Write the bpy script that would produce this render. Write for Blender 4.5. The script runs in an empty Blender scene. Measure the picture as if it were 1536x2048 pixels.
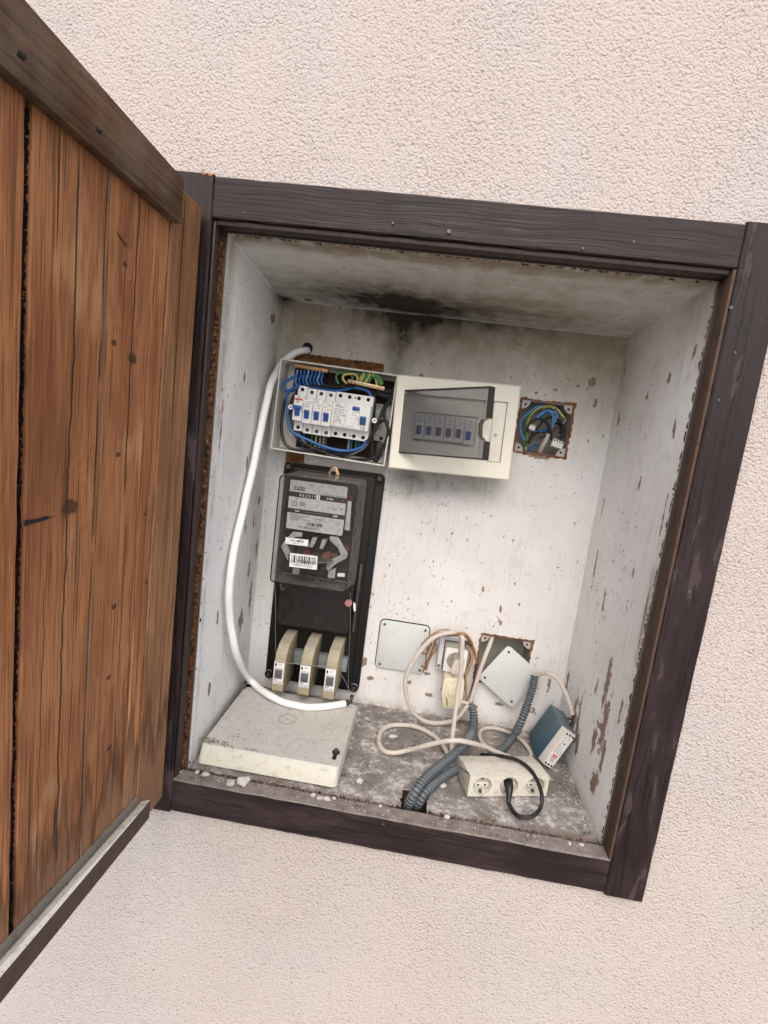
import bpy, bmesh, math, random
import numpy as np
from mathutils import Vector, Matrix, noise as mnoise
random.seed(7)
R = math.radians
SC = bpy.context.scene

# ------------------------------------------------------------------ camera, sky, sun, exposure
FPX = 1079.6                                   # focal length in pixels of the 1536 x 2048 photograph
CAM = np.array([0.3305, -0.7248, 0.5690])
RM = np.array([[0.9874, -0.1236, 0.0989], [0.1368, 0.9805, -0.1410], [-0.0796, 0.1527, 0.9851]])
def _w(r): return Vector((r[0], r[2], -r[1])).normalized()
cam_data = bpy.data.cameras.new('camera')
cam_data.sensor_fit = 'VERTICAL'; cam_data.sensor_height = 36.0
cam_data.lens = FPX * 36.0 / 2048.0
cam_data.clip_start = 0.01; cam_data.clip_end = 500
cam = bpy.data.objects.new('camera', cam_data)
_x, _y, _z = _w(RM[0]), -_w(RM[1]), -_w(RM[2])
cam.matrix_world = Matrix(((_x.x, _y.x, _z.x, CAM[0]), (_x.y, _y.y, _z.y, CAM[1]), (_x.z, _y.z, _z.z, CAM[2]), (0, 0, 0, 1)))
SC.collection.objects.link(cam); SC.camera = cam

SUN_EL, SUN_AZ = R(46), R(178)                 # azimuth clockwise from +Y; the wall faces -Y
world = bpy.data.worlds.new('World'); SC.world = world; world.use_nodes = True
wn = world.node_tree; bg = wn.nodes['Background']
sky = wn.nodes.new('ShaderNodeTexSky'); sky.sky_type = 'NISHITA'; sky.sun_disc = False
sky.sun_elevation = SUN_EL; sky.sun_rotation = SUN_AZ; sky.dust_density = 4.6; sky.air_density = 1.0; sky.ozone_density = 1.0
hs = wn.nodes.new('ShaderNodeHueSaturation'); hs.inputs['Saturation'].default_value = 0.80   # overcast: a nearly white sky
wn.links.new(sky.outputs[0], hs.inputs['Color']); wn.links.new(hs.outputs[0], bg.inputs['Color'])
bg.inputs['Strength'].default_value = 0.145
sl = bpy.data.lights.new('sun', 'SUN'); sl.energy = 0.5; sl.angle = R(160); sl.color = (1.0, 0.995, 0.99)
sun = bpy.data.objects.new('sun', sl); SC.collection.objects.link(sun)
_d = Vector((math.sin(SUN_AZ) * math.cos(SUN_EL), math.cos(SUN_AZ) * math.cos(SUN_EL), math.sin(SUN_EL)))
sun.rotation_euler = _d.to_track_quat('Z', 'Y').to_euler()
SC.view_settings.view_transform = 'Standard'; SC.view_settings.look = 'None'
SC.view_settings.exposure = 0.82; SC.view_settings.gamma = 1.0
SC.cycles.max_bounces = 8; SC.cycles.transparent_max_bounces = 12
SC.cycles.use_denoising = True
try: SC.cycles.denoiser = 'OPENIMAGEDENOISE'; SC.cycles.denoising_input_passes = 'RGB_ALBEDO_NORMAL'; SC.cycles.denoising_prefilter = 'ACCURATE'
except Exception: pass

# ------------------------------------------------------------------ points measured on the photograph, turned into metres
def ray(px, py):
    q = np.array([(px - 768) / FPX, (py - 1024) / FPX, 1.0]); d = RM.T @ q
    return np.array([d[0], d[2], -d[1]])
def PY(px, py, y): d = ray(px, py); return Vector(CAM + d * (y - CAM[1]) / d[1])
def PZ(px, py, z): d = ray(px, py); return Vector(CAM + d * (z - CAM[2]) / d[2])
def PX(px, py, x): d = ray(px, py); return Vector(CAM + d * (x - CAM[0]) / d[0])

# ------------------------------------------------------------------ mesh helpers
class MB:
    def __init__(s): s.v = []; s.f = []; s.m = []
    def add(s, vs, fs, mi=0):
        o = len(s.v); s.v += [tuple(v) for v in vs]; s.f += [tuple(i + o for i in f) for f in fs]; s.m += [mi] * len(fs); return s
    def bm(s, b, mi=0, M=None):
        b.verts.index_update()
        s.add([(M @ v.co) if M else v.co.copy() for v in b.verts], [[v.index for v in f.verts] for f in b.faces], mi); b.free(); return s
    def box(s, x0, x1, y0, y1, z0, z1, bev=0.0, seg=2, mi=0, M=None):
        b = bmesh.new(); bmesh.ops.create_cube(b, size=1)
        for v in b.verts: v.co = Vector(((x0 + x1) / 2 + v.co.x * (x1 - x0), (y0 + y1) / 2 + v.co.y * (y1 - y0), (z0 + z1) / 2 + v.co.z * (z1 - z0)))
        if bev: bmesh.ops.bevel(b, geom=list(b.edges), offset=bev, segments=seg, affect='EDGES', profile=0.5)
        return s.bm(b, mi, M)
    def prism(s, poly, axis, a, c, bev=0.0, mi=0, M=None):
        """polygon in the two other axes (order x,y,z minus axis) extruded along axis from a to c"""
        b = bmesh.new(); n = len(poly)
        def mk(p, t):
            if axis == 'x': return (t, p[0], p[1])
            if axis == 'y': return (p[0], t, p[1])
            return (p[0], p[1], t)
        v0 = [b.verts.new(mk(p, a)) for p in poly]; v1 = [b.verts.new(mk(p, c)) for p in poly]
        b.faces.new(v0); b.faces.new(v1[::-1])
        for i in range(n): b.faces.new((v0[i], v1[i], v1[(i + 1) % n], v0[(i + 1) % n]))
        bmesh.ops.recalc_face_normals(b, faces=b.faces)
        if bev: bmesh.ops.bevel(b, geom=list(b.edges), offset=bev, segments=2, affect='EDGES', profile=0.5)
        return s.bm(b, mi, M)
    def cyl(s, c, r, h, axis='y', n=20, r2=None, mi=0, M=None):
        r2 = r if r2 is None else r2; c = Vector(c); vs = []; fs = []
        for k, (t, q) in enumerate(((-h / 2, r), (h / 2, r2))):
            for i in range(n):
                a = 2 * math.pi * i / n; u, w = q * math.cos(a), q * math.sin(a)
                p = {'x': (t, u, w), 'y': (u, t, w), 'z': (u, w, t)}[axis]
                p = c + Vector(p); vs.append(M @ p if M else p)
        fs.append(list(range(n))[::-1]); fs.append(list(range(n, 2 * n)))
        for i in range(n): fs.append((i, (i + 1) % n, n + (i + 1) % n, n + i))
        return s.add(vs, fs, mi)
    def ring(s, c, r0, r1, h, n=28, mi=0, M=None):
        """annulus facing -y, depth h to +y"""
        c = Vector(c); vs = []; fs = []
        for (q, t) in ((r0, 0), (r1, 0), (r1, h), (r0, h)):
            for i in range(n):
                a = 2 * math.pi * i / n; p = c + Vector((q * math.cos(a), t, q * math.sin(a))); vs.append(M @ p if M else p)
        for k in range(4):
            for i in range(n): fs.append((k * n + i, k * n + (i + 1) % n, ((k + 1) % 4) * n + (i + 1) % n, ((k + 1) % 4) * n + i))
        return s.add(vs, fs, mi)
    def tube(s, pts, r, n=10, step=0.004, corr=None, mi=0, cap=True):
        P = dense(pts, step); m = len(P); vs = []; fs = []
        if not corr: P = [p + Vector((mnoise.noise(p * 38), mnoise.noise(p * 38 + Vector((5, 0, 0))), mnoise.noise(p * 38 + Vector((0, 9, 0))))) * 0.0009 for p in P]
        T = [(P[min(i + 1, m - 1)] - P[max(i - 1, 0)]).normalized() for i in range(m)]
        ref = Vector((0, 0, 1)) if abs(T[0].z) < 0.9 else Vector((1, 0, 0))
        U = T[0].cross(ref).normalized(); L = 0.0
        for i in range(m):
            U = (U - T[i] * U.dot(T[i])).normalized(); W = T[i].cross(U)
            if i: L += (P[i] - P[i - 1]).length
            q = r(i / (m - 1)) if callable(r) else r
            if corr: q += corr[1] * max(-1.3, min(0.7, 0.25 + 1.7 * math.sin(2 * math.pi * L / corr[0])))
            for k in range(n):
                a = 2 * math.pi * k / n; vs.append(P[i] + U * (q * math.cos(a)) + W * (q * math.sin(a)))
        for i in range(m - 1):
            for k in range(n): fs.append((i * n + k, i * n + (k + 1) % n, (i + 1) * n + (k + 1) % n, (i + 1) * n + k))
        if cap: fs.append(list(range(n))[::-1]); fs.append([(m - 1) * n + k for k in range(n)])
        return s.add(vs, fs, mi)
def dense(pts, step):
    P = [Vector(p) for p in pts]
    if len(P) == 2: n = max(2, int((P[1] - P[0]).length / step)); return [P[0].lerp(P[1], i / n) for i in range(n + 1)]
    Q = [P[0] * 2 - P[1]] + P + [P[-1] * 2 - P[-2]]; out = []
    for i in range(1, len(Q) - 2):
        a, b, c, d = Q[i - 1:i + 3]; n = max(2, int((c - b).length / (step * 0.25)))
        for k in range(n):
            t = k / n
            out.append(0.5 * ((2 * b) + (c - a) * t + (2 * a - 5 * b + 4 * c - d) * t * t + (3 * b - a - 3 * c + d) * t ** 3))
    out.append(P[-1]); res = [out[0]]; acc = 0
    for i in range(1, len(out)):
        acc += (out[i] - out[i - 1]).length
        if acc >= step: res.append(out[i]); acc -= step
    if (res[-1] - P[-1]).length > 1e-6: res.append(P[-1])
    return res

COL = SC.collection
def thing(name, label, cat, loc=(0, 0, 0), rot=(0, 0, 0), group=None, M=None):
    o = bpy.data.objects.new(name, None); o.empty_display_size = 0.02; COL.objects.link(o)
    if M is not None: o.matrix_world = M
    else: o.location = loc; o.rotation_euler = rot
    o['label'] = label; o['category'] = cat
    if group: o['group'] = group
    return o
def mat4(o):
    m = Matrix.LocRotScale(o.location, o.rotation_euler, o.scale)
    return (mat4(o.parent) @ m) if o.parent else m
def obj(name, mb, mats, parent=None, world=False, smooth=True, label=None):
    """one mesh object; world=True: the vertices are given in world metres"""
    me = bpy.data.meshes.new(name)
    vs = mb.v
    if world and parent is not None:
        I = mat4(parent).inverted(); vs = [I @ Vector(v) for v in vs]
    me.from_pydata([tuple(v) for v in vs], [], mb.f)
    for m in (mats if isinstance(mats, (list, tuple)) else [mats]): me.materials.append(m)
    me.polygons.foreach_set('material_index', mb.m); me.validate()
    o = bpy.data.objects.new(name, me); COL.objects.link(o)
    if parent is not None: o.parent = parent
    if smooth:
        try: me.set_sharp_from_angle(angle=R(35))
        except Exception: pass
        me.polygons.foreach_set('use_smooth', [True] * len(me.polygons))
    if label: o['label'] = label
    return o
def tag(o, label, cat, group=None):
    o['label'] = label; o['category'] = cat
    if group: o['group'] = group
    return o
def solo(name, mb, mats, label, cat, origin=None, group=None, smooth=True):
    """a thing that is one mesh, given in world metres, its origin moved to `origin`"""
    c = Vector(origin) if origin is not None else Vector(mb.v[0])
    mb.v = [tuple(Vector(v) - c) for v in mb.v]
    o = obj(name, mb, mats, smooth=smooth); o.location = c; return tag(o, label, cat, group)
def copy_tree(o, parent=None):
    c = o.copy(); COL.objects.link(c); c.parent = parent
    for ch in list(o.children): copy_tree(ch, c)
    return c
def text_mb(mb, s, x, z, size, y, align='LEFT', mi=0, M=None, ang=0.0, sx=1.0):
    """flat lettering facing -y at (x, y, z)"""
    cu = bpy.data.curves.new('lettering', 'FONT'); cu.body = s; cu.size = size; cu.align_x = align; cu.align_y = 'CENTER'; cu.resolution_u = 2
    o = bpy.data.objects.new('lettering', cu); COL.objects.link(o)
    dg = bpy.context.evaluated_depsgraph_get(); me = bpy.data.meshes.new_from_object(o.evaluated_get(dg))
    ca, sa = math.cos(ang), math.sin(ang); vs = []
    for v in me.vertices:
        a, b = v.co.x * sx, v.co.y
        p = Vector((x + a * ca - b * sa, y, z + a * sa + b * ca)); vs.append(M @ p if M else p)
    mb.add(vs, [list(p.vertices) for p in me.polygons], mi)
    bpy.data.objects.remove(o); bpy.data.meshes.remove(me); bpy.data.curves.remove(cu)
def bars(mb, x0, x1, z0, z1, y, seed, mi=0, n=44, M=None):
    rn = random.Random(seed); w = (x1 - x0) / n; i = 0
    while i < n:
        k = rn.choice((1, 1, 2, 3)); 
        if i + k > n: k = n - i
        p = [Vector((x0 + i * w, y, z0)), Vector((x0 + (i + k) * w, y, z0)), Vector((x0 + (i + k) * w, y, z1)), Vector((x0 + i * w, y, z1))]
        mb.add([M @ q if M else q for q in p], [(0, 1, 2, 3)], mi); i += k + rn.choice((1, 1, 2))

# ------------------------------------------------------------------ node helpers
class NT:
    def __init__(s, name):
        s.mat = bpy.data.materials.new(name); s.mat.use_nodes = True; s.t = s.mat.node_tree
        s.b = s.t.nodes['Principled BSDF']; s.out = s.t.nodes['Material Output']
    def put(s, sock, v):
        if hasattr(v, 'is_output') or isinstance(v, bpy.types.NodeSocket): s.t.links.new(v, sock)
        else: sock.default_value = (tuple(v) + (1.0,)) if (isinstance(v, (tuple, list)) and len(v) == 3 and sock.type == 'RGBA') else v
    def co(s, kind='Object'): return s.t.nodes.new('ShaderNodeTexCoord').outputs[kind]
    def m(s, op, a, b=0.0, c=0.0):
        n = s.t.nodes.new('ShaderNodeMath'); n.operation = op
        for i, q in enumerate((a, b, c)): s.put(n.inputs[i], q)
        return n.outputs[0]
    def sep(s, v):
        n = s.t.nodes.new('ShaderNodeSeparateXYZ'); s.put(n.inputs[0], v); return n.outputs
    def vec(s, x, y, z):
        n = s.t.nodes.new('ShaderNodeCombineXYZ')
        for i, q in enumerate((x, y, z)): s.put(n.inputs[i], q)
        return n.outputs[0]
    def vop(s, op, a, b):
        n = s.t.nodes.new('ShaderNodeVectorMath'); n.operation = op; s.put(n.inputs[0], a); s.put(n.inputs[1], b); return n.outputs[0]
    def noise(s, v, scale, detail=4.0, rough=0.55, dist=0.0):
        n = s.t.nodes.new('ShaderNodeTexNoise'); s.put(n.inputs['Vector'], v)
        n.inputs['Scale'].default_value = scale; n.inputs['Detail'].default_value = detail
        n.inputs['Roughness'].default_value = rough; n.inputs['Distortion'].default_value = dist; return n.outputs[0]
    def vor(s, v, scale, feature='F1', out=0):
        n = s.t.nodes.new('ShaderNodeTexVoronoi'); n.feature = feature; s.put(n.inputs['Vector'], v); n.inputs['Scale'].default_value = scale
        return n.outputs[out]
    def mr(s, v, a, b, c=0.0, d=1.0):
        n = s.t.nodes.new('ShaderNodeMapRange'); n.interpolation_type = 'SMOOTHSTEP'
        for i, q in enumerate((v, a, b, c, d)): s.put(n.inputs[i], q)
        return n.outputs[0]
    def mix(s, f, a, b, blend='MIX'):
        n = s.t.nodes.new('ShaderNodeMix'); n.data_type = 'RGBA'; n.blend_type = blend
        s.put(n.inputs[0], f); s.put(n.inputs[6], a); s.put(n.inputs[7], b); return n.outputs[2]
    def bump(s, h, strength, dist, normal=None):
        n = s.t.nodes.new('ShaderNodeBump'); n.inputs['Strength'].default_value = strength; n.inputs['Distance'].default_value = dist
        s.put(n.inputs['Height'], h)
        if normal is not None: s.put(n.inputs['Normal'], normal)
        return n.outputs[0]
    def rnd(s): return s.t.nodes.new('ShaderNodeObjectInfo').outputs['Random']
    def nz(s): return s.sep(s.t.nodes.new('ShaderNodeNewGeometry').outputs['Normal'])[2]
    def gauss(s, X, Z, blobs):
        """sum of soft spots (x, z, rx, rz, amount)"""
        tot = None
        for (x, z, rx, rz, k) in blobs:
            a = s.m('DIVIDE', s.m('SUBTRACT', X, x), rx); b = s.m('DIVIDE', s.m('SUBTRACT', Z, z), rz)
            e = s.m('MULTIPLY', s.m('EXPONENT', s.m('MULTIPLY', s.m('ADD', s.m('MULTIPLY', a, a), s.m('MULTIPLY', b, b)), -1.0)), k)
            tot = e if tot is None else s.m('ADD', tot, e)
        return tot
    def fin(s, col=None, rough=None, normal=None, metal=None, spec=None):
        if col is not None: s.put(s.b.inputs['Base Color'], col)
        if rough is not None: s.put(s.b.inputs['Roughness'], rough)
        if normal is not None: s.put(s.b.inputs['Normal'], normal)
        if metal is not None: s.put(s.b.inputs['Metallic'], metal)
        if spec is not None: s.put(s.b.inputs['Specular IOR Level'], spec)
        return s.mat

def m_plastic(name, col, rough=0.45, dirt=0.25, dirtcol=(0.16, 0.13, 0.10), dust=0.0, scale=60, spec=0.5):
    n = NT(name); c = n.co(); a = n.noise(c, scale, 5, 0.65); b = n.noise(c, scale * 6, 3, 0.6)
    f = n.m('MULTIPLY', n.mr(a, 0.5, 0.78), dirt); k = n.mix(f, col, dirtcol)
    k = n.mix(n.m('MULTIPLY', n.mr(b, 0.62, 0.72), min(1, dirt * 1.6)), k, dirtcol)
    if dust:
        u = n.m('MULTIPLY', n.mr(n.nz(), 0.25, 0.8), n.mr(a, 0.25, 0.6, dust * 0.55, dust)); k = n.mix(u, k, (0.46, 0.448, 0.432)); k = n.mix(n.m('MULTIPLY', n.m('MULTIPLY', n.mr(n.noise(c, 210, 5, 0.74), 0.56, 0.62), n.mr(n.noise(c, 24, 5, 0.7), 0.47, 0.62)), n.m('MULTIPLY', n.mr(n.nz(), 0.5, 0.9), min(1, dust * 1.1))), k, (0.10, 0.082, 0.066))
    r = n.mr(a, 0.3, 0.8, rough, min(1, rough + 0.2))
    return n.fin(k, r, n.bump(b, 0.15, 0.0008), spec=spec)
def m_simple(name, col, rough=0.5, metal=0.0, spec=0.5):
    n = NT(name); a = n.noise(n.co(), 140, 3, 0.6)
    k = n.mix(n.mr(a, 0.35, 0.75), col, tuple(q * 0.72 for q in col)); return n.fin(k, n.mr(a, 0.3, 0.8, rough, min(1, rough + 0.15)), metal=metal, spec=spec)

# stucco render: grains of two to four millimetres
def m_stucco():
    n = NT('pink_stucco'); c = n.co()
    wv = n.vop('ADD', c, n.vec(n.m('MULTIPLY', n.noise(c, 120, 1), 0.004), 0.0, n.m('MULTIPLY', n.noise(n.vop('ADD', c, (5.0, 1.0, 2.0)), 120, 1), 0.004)))
    v1 = n.vor(wv, 330, 'F1'); g1 = n.noise(c, 260, 3, 0.6); lg = n.noise(c, 4, 3, 0.6)
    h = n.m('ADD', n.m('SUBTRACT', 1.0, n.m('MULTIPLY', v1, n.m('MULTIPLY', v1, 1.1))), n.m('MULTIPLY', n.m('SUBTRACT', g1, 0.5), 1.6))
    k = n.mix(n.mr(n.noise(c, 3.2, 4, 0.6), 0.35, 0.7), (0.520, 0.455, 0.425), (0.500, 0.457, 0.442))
    k = n.mix(n.mr(h, 0.60, 0.25, 0.0, 0.34), k, (0.38, 0.30, 0.26))  # hollows between grains tinted darker, pit shade put into the colour
    k = n.mix(n.mr(n.noise(c, 1.6, 5, 0.65), 0.55, 0.75, 0, 0.35), k, (0.49, 0.44, 0.415))
    k = n.mix(n.mr(n.noise(c, 60, 2, 0.5), 0.80, 0.82), k, (0.2, 0.17, 0.15))
    return n.fin(k, 0.9, n.bump(n.m('MULTIPLY', h, n.mr(lg, 0.3, 0.7, 0.8, 1.15)), 1.0, 0.0014), spec=0.2)

def m_niche(name, axes, peel=(), soot_shade=(), tint=(), grime=(), stroke='z', tone=((0.82, 0.82, 0.815), (0.76, 0.75, 0.74))):
    """limewashed plaster: brush strokes, flecks, flaked patches, soot and smoke stains, with shade painted in"""
    n = NT(name); c = n.co(); s = n.sep(c); X, Z = s[axes[0]], s[axes[1]]
    if stroke == 'z': bc = n.vec(n.m('MULTIPLY', X, 190), n.m('MULTIPLY', Z, 9), 0.0)
    else: bc = n.vec(n.m('MULTIPLY', X, 9), n.m('MULTIPLY', Z, 150), 0.0)
    st = n.noise(bc, 1.0, 4, 0.62, 0.4); lo = n.noise(c, 7, 4, 0.6); md = n.noise(c, 34, 5, 0.62)
    k = n.mix(n.mr(lo, 0.35, 0.7), tone[0], tone[1])
    k = n.mix(n.m('MULTIPLY', n.mr(st, 0.50, 0.74, 0, 0.55), n.mr(lo, 0.3, 0.62, 0.25, 1.0)), k, (0.52, 0.51, 0.50)); k = n.mix(n.mr(md, 0.55, 0.75, 0, 0.35), k, (0.52, 0.49, 0.45))
    fl = n.vor(n.vop('ADD', c, n.vec(md, st, lo)), 95, 'F1'); fine = n.noise(c, 420, 2, 0.5)
    dots = n.m('MULTIPLY', n.mr(n.noise(n.vec(n.m('MULTIPLY', X, 150), n.m('MULTIPLY', Z, 95), n.m('MULTIPLY', s[1], 40)), 1.0, 4, 0.68), 0.620, 0.66), n.mr(n.noise(c, 13, 5, 0.7), 0.46, 0.60, 0.12, 1.0))
    k = n.mix(n.m('MULTIPLY', dots, 0.92), k, (0.115, 0.09, 0.075))
    if tint:
        t = n.m('MULTIPLY', n.gauss(X, Z, tint), n.mr(n.m('ADD', md, n.m('MULTIPLY', st, 0.15)), 0.35, 0.8, 0.7, 1.1)); k = n.mix(n.m('MINIMUM', t, 0.9), k, (0.33, 0.285, 0.205))  # olive smoke stain that also paints the shade of the upper walls
    ch = n.m('MULTIPLY', n.mr(n.noise(n.vop('ADD', c, (4.1, 2.2, 7.7)), 44, 6, 0.74), 0.650, 0.662), n.mr(n.noise(n.vop('ADD', c, (1.1, 9.2, 3.3)), 8, 4, 0.65), 0.47, 0.56)); k = n.mix(ch, k, (0.24, 0.17, 0.135))
    pe = None
    if peel:
        e = n.m('ADD', n.gauss(X, Z, peel), n.m('MULTIPLY', n.m('SUBTRACT', n.noise(n.vec(n.m('MULTIPLY', X, 95), n.m('MULTIPLY', Z, 55), n.m('MULTIPLY', s[1], 20)), 1.0, 6, 0.72), 0.5), 2.3))
        pe = n.mr(e, 0.60, 0.66); rim = n.m('SUBTRACT', n.mr(e, 0.50, 0.60), pe)
        k = n.mix(n.m('MULTIPLY', rim, 0.5), k, (0.8, 0.78, 0.75))
        k = n.mix(pe, k, n.mix(n.noise(c, 120, 4), (0.21, 0.145, 0.115), (0.34, 0.25, 0.205)))
    if grime:
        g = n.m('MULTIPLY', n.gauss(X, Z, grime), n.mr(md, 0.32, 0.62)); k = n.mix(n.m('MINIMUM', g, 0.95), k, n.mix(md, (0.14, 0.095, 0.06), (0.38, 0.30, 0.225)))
    if soot_shade:
        u = n.m('MULTIPLY', n.gauss(X, Z, soot_shade), n.mr(n.m('ADD', n.m('MULTIPLY', md, 0.75), n.m('MULTIPLY', st, 0.22)), 0.30, 0.68, 0.6, 1.15)); k = n.mix(n.m('MINIMUM', u, 0.97), k, (0.030, 0.023, 0.016))
    h = n.m('ADD', n.m('MULTIPLY', st, 0.7), n.m('MULTIPLY', md, 0.7))
    if pe is not None: h = n.m('SUBTRACT', h, n.m('MULTIPLY', pe, 0.8))
    return n.fin(k, 0.85, n.bump(h, 0.55, 0.0022), spec=0.25)

def m_floor():
    n = NT('dirty_niche_floor'); c = n.co(); a = n.noise(c, 16, 6, 0.66, 0.4); b = n.noise(c, 75, 5, 0.7); d = n.noise(c, 300, 3, 0.6)
    k = n.mix(n.mr(a, 0.36, 0.62), (0.185, 0.168, 0.157), (0.31, 0.292, 0.28))
    k = n.mix(n.mr(n.m('ADD', n.m('MULTIPLY', b, 0.65), n.m('MULTIPLY', a, 0.45)), 0.56, 0.66, 0, 0.9), k, (0.54, 0.525, 0.515))
    k = n.mix(n.mr(b, 0.40, 0.30), k, (0.055, 0.043, 0.037)); k = n.mix(n.mr(d, 0.66, 0.72), k, (0.05, 0.04, 0.035))
    s = n.sep(c); e = n.mr(n.m('ADD', s[1], n.m('MULTIPLY', a, 0.03)), 0.068, 0.045); k = n.mix(n.m('MULTIPLY', e, 0.75), k, n.mix(b, (0.14, 0.085, 0.062), (0.27, 0.19, 0.15)))
    return n.fin(k, 0.95, n.bump(n.m('ADD', b, n.m('MULTIPLY', d, 0.5)), 0.7, 0.003), spec=0.15)

def m_paintwood(name, axis, wear=0.5, dust=0.0, lift=0.0):
    """dark brown painted board, ridged by the grain that runs along `axis` (0 or 2)"""
    n = NT(name); c = n.co(); s = n.sep(c); o = n.m('MULTIPLY', n.rnd(), 7.3)
    A, B = (s[0], s[2]) if axis == 0 else (s[2], s[0])
    wob = n.noise(n.vec(n.m('MULTIPLY', A, 5), n.m('MULTIPLY', B, 12), o), 1.0, 3, 0.5)
    q = n.vec(n.m('MULTIPLY', A, 5), n.m('ADD', n.m('MULTIPLY', B, 170), n.m('MULTIPLY', wob, 3.2)), n.m('ADD', o, n.m('MULTIPLY', s[1], 60)))
    g = n.noise(q, 1.0, 3, 0.6, 0.3); big = n.noise(n.vec(n.m('MULTIPLY', A, 9), n.m('MULTIPLY', B, 34), o), 1.0, 5, 0.66, 0.5)
    k = n.mix(n.mr(big, 0.35, 0.65), (0.0145, 0.0068, 0.0066), (0.026, 0.0145, 0.0155))
    k = n.mix(n.m('MULTIPLY', n.mr(g, 0.54, 0.66), 0.9), k, (0.004, 0.0025, 0.0025))
    k = n.mix(n.m('MULTIPLY', n.mr(big, 0.58, 0.615), wear), k, (0.062, 0.040, 0.042))
    sp = n.noise(c, 120, 3, 0.6); k = n.mix(n.m('MULTIPLY', n.mr(sp, 0.74, 0.78), 0.6), k, (0.45, 0.41, 0.38))
    if dust:
        dn = n.noise(c, 45, 5, 0.7); u = n.m('MULTIPLY', n.mr(n.nz(), 0.3, 0.8), n.mr(dn, 0.28, 0.6, dust * 0.6, dust)); k = n.mix(u, k, n.mix(dn, (0.13, 0.105, 0.092), (0.32, 0.29, 0.27)))
    return n.fin(k, n.mr(big, 0.35, 0.7, 0.46, 0.7), n.bump(n.m('ADD', n.m('MULTIPLY', g, -1.0), n.m('MULTIPLY', big, 0.5)), 0.7, 0.0020), spec=0.32)

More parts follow.
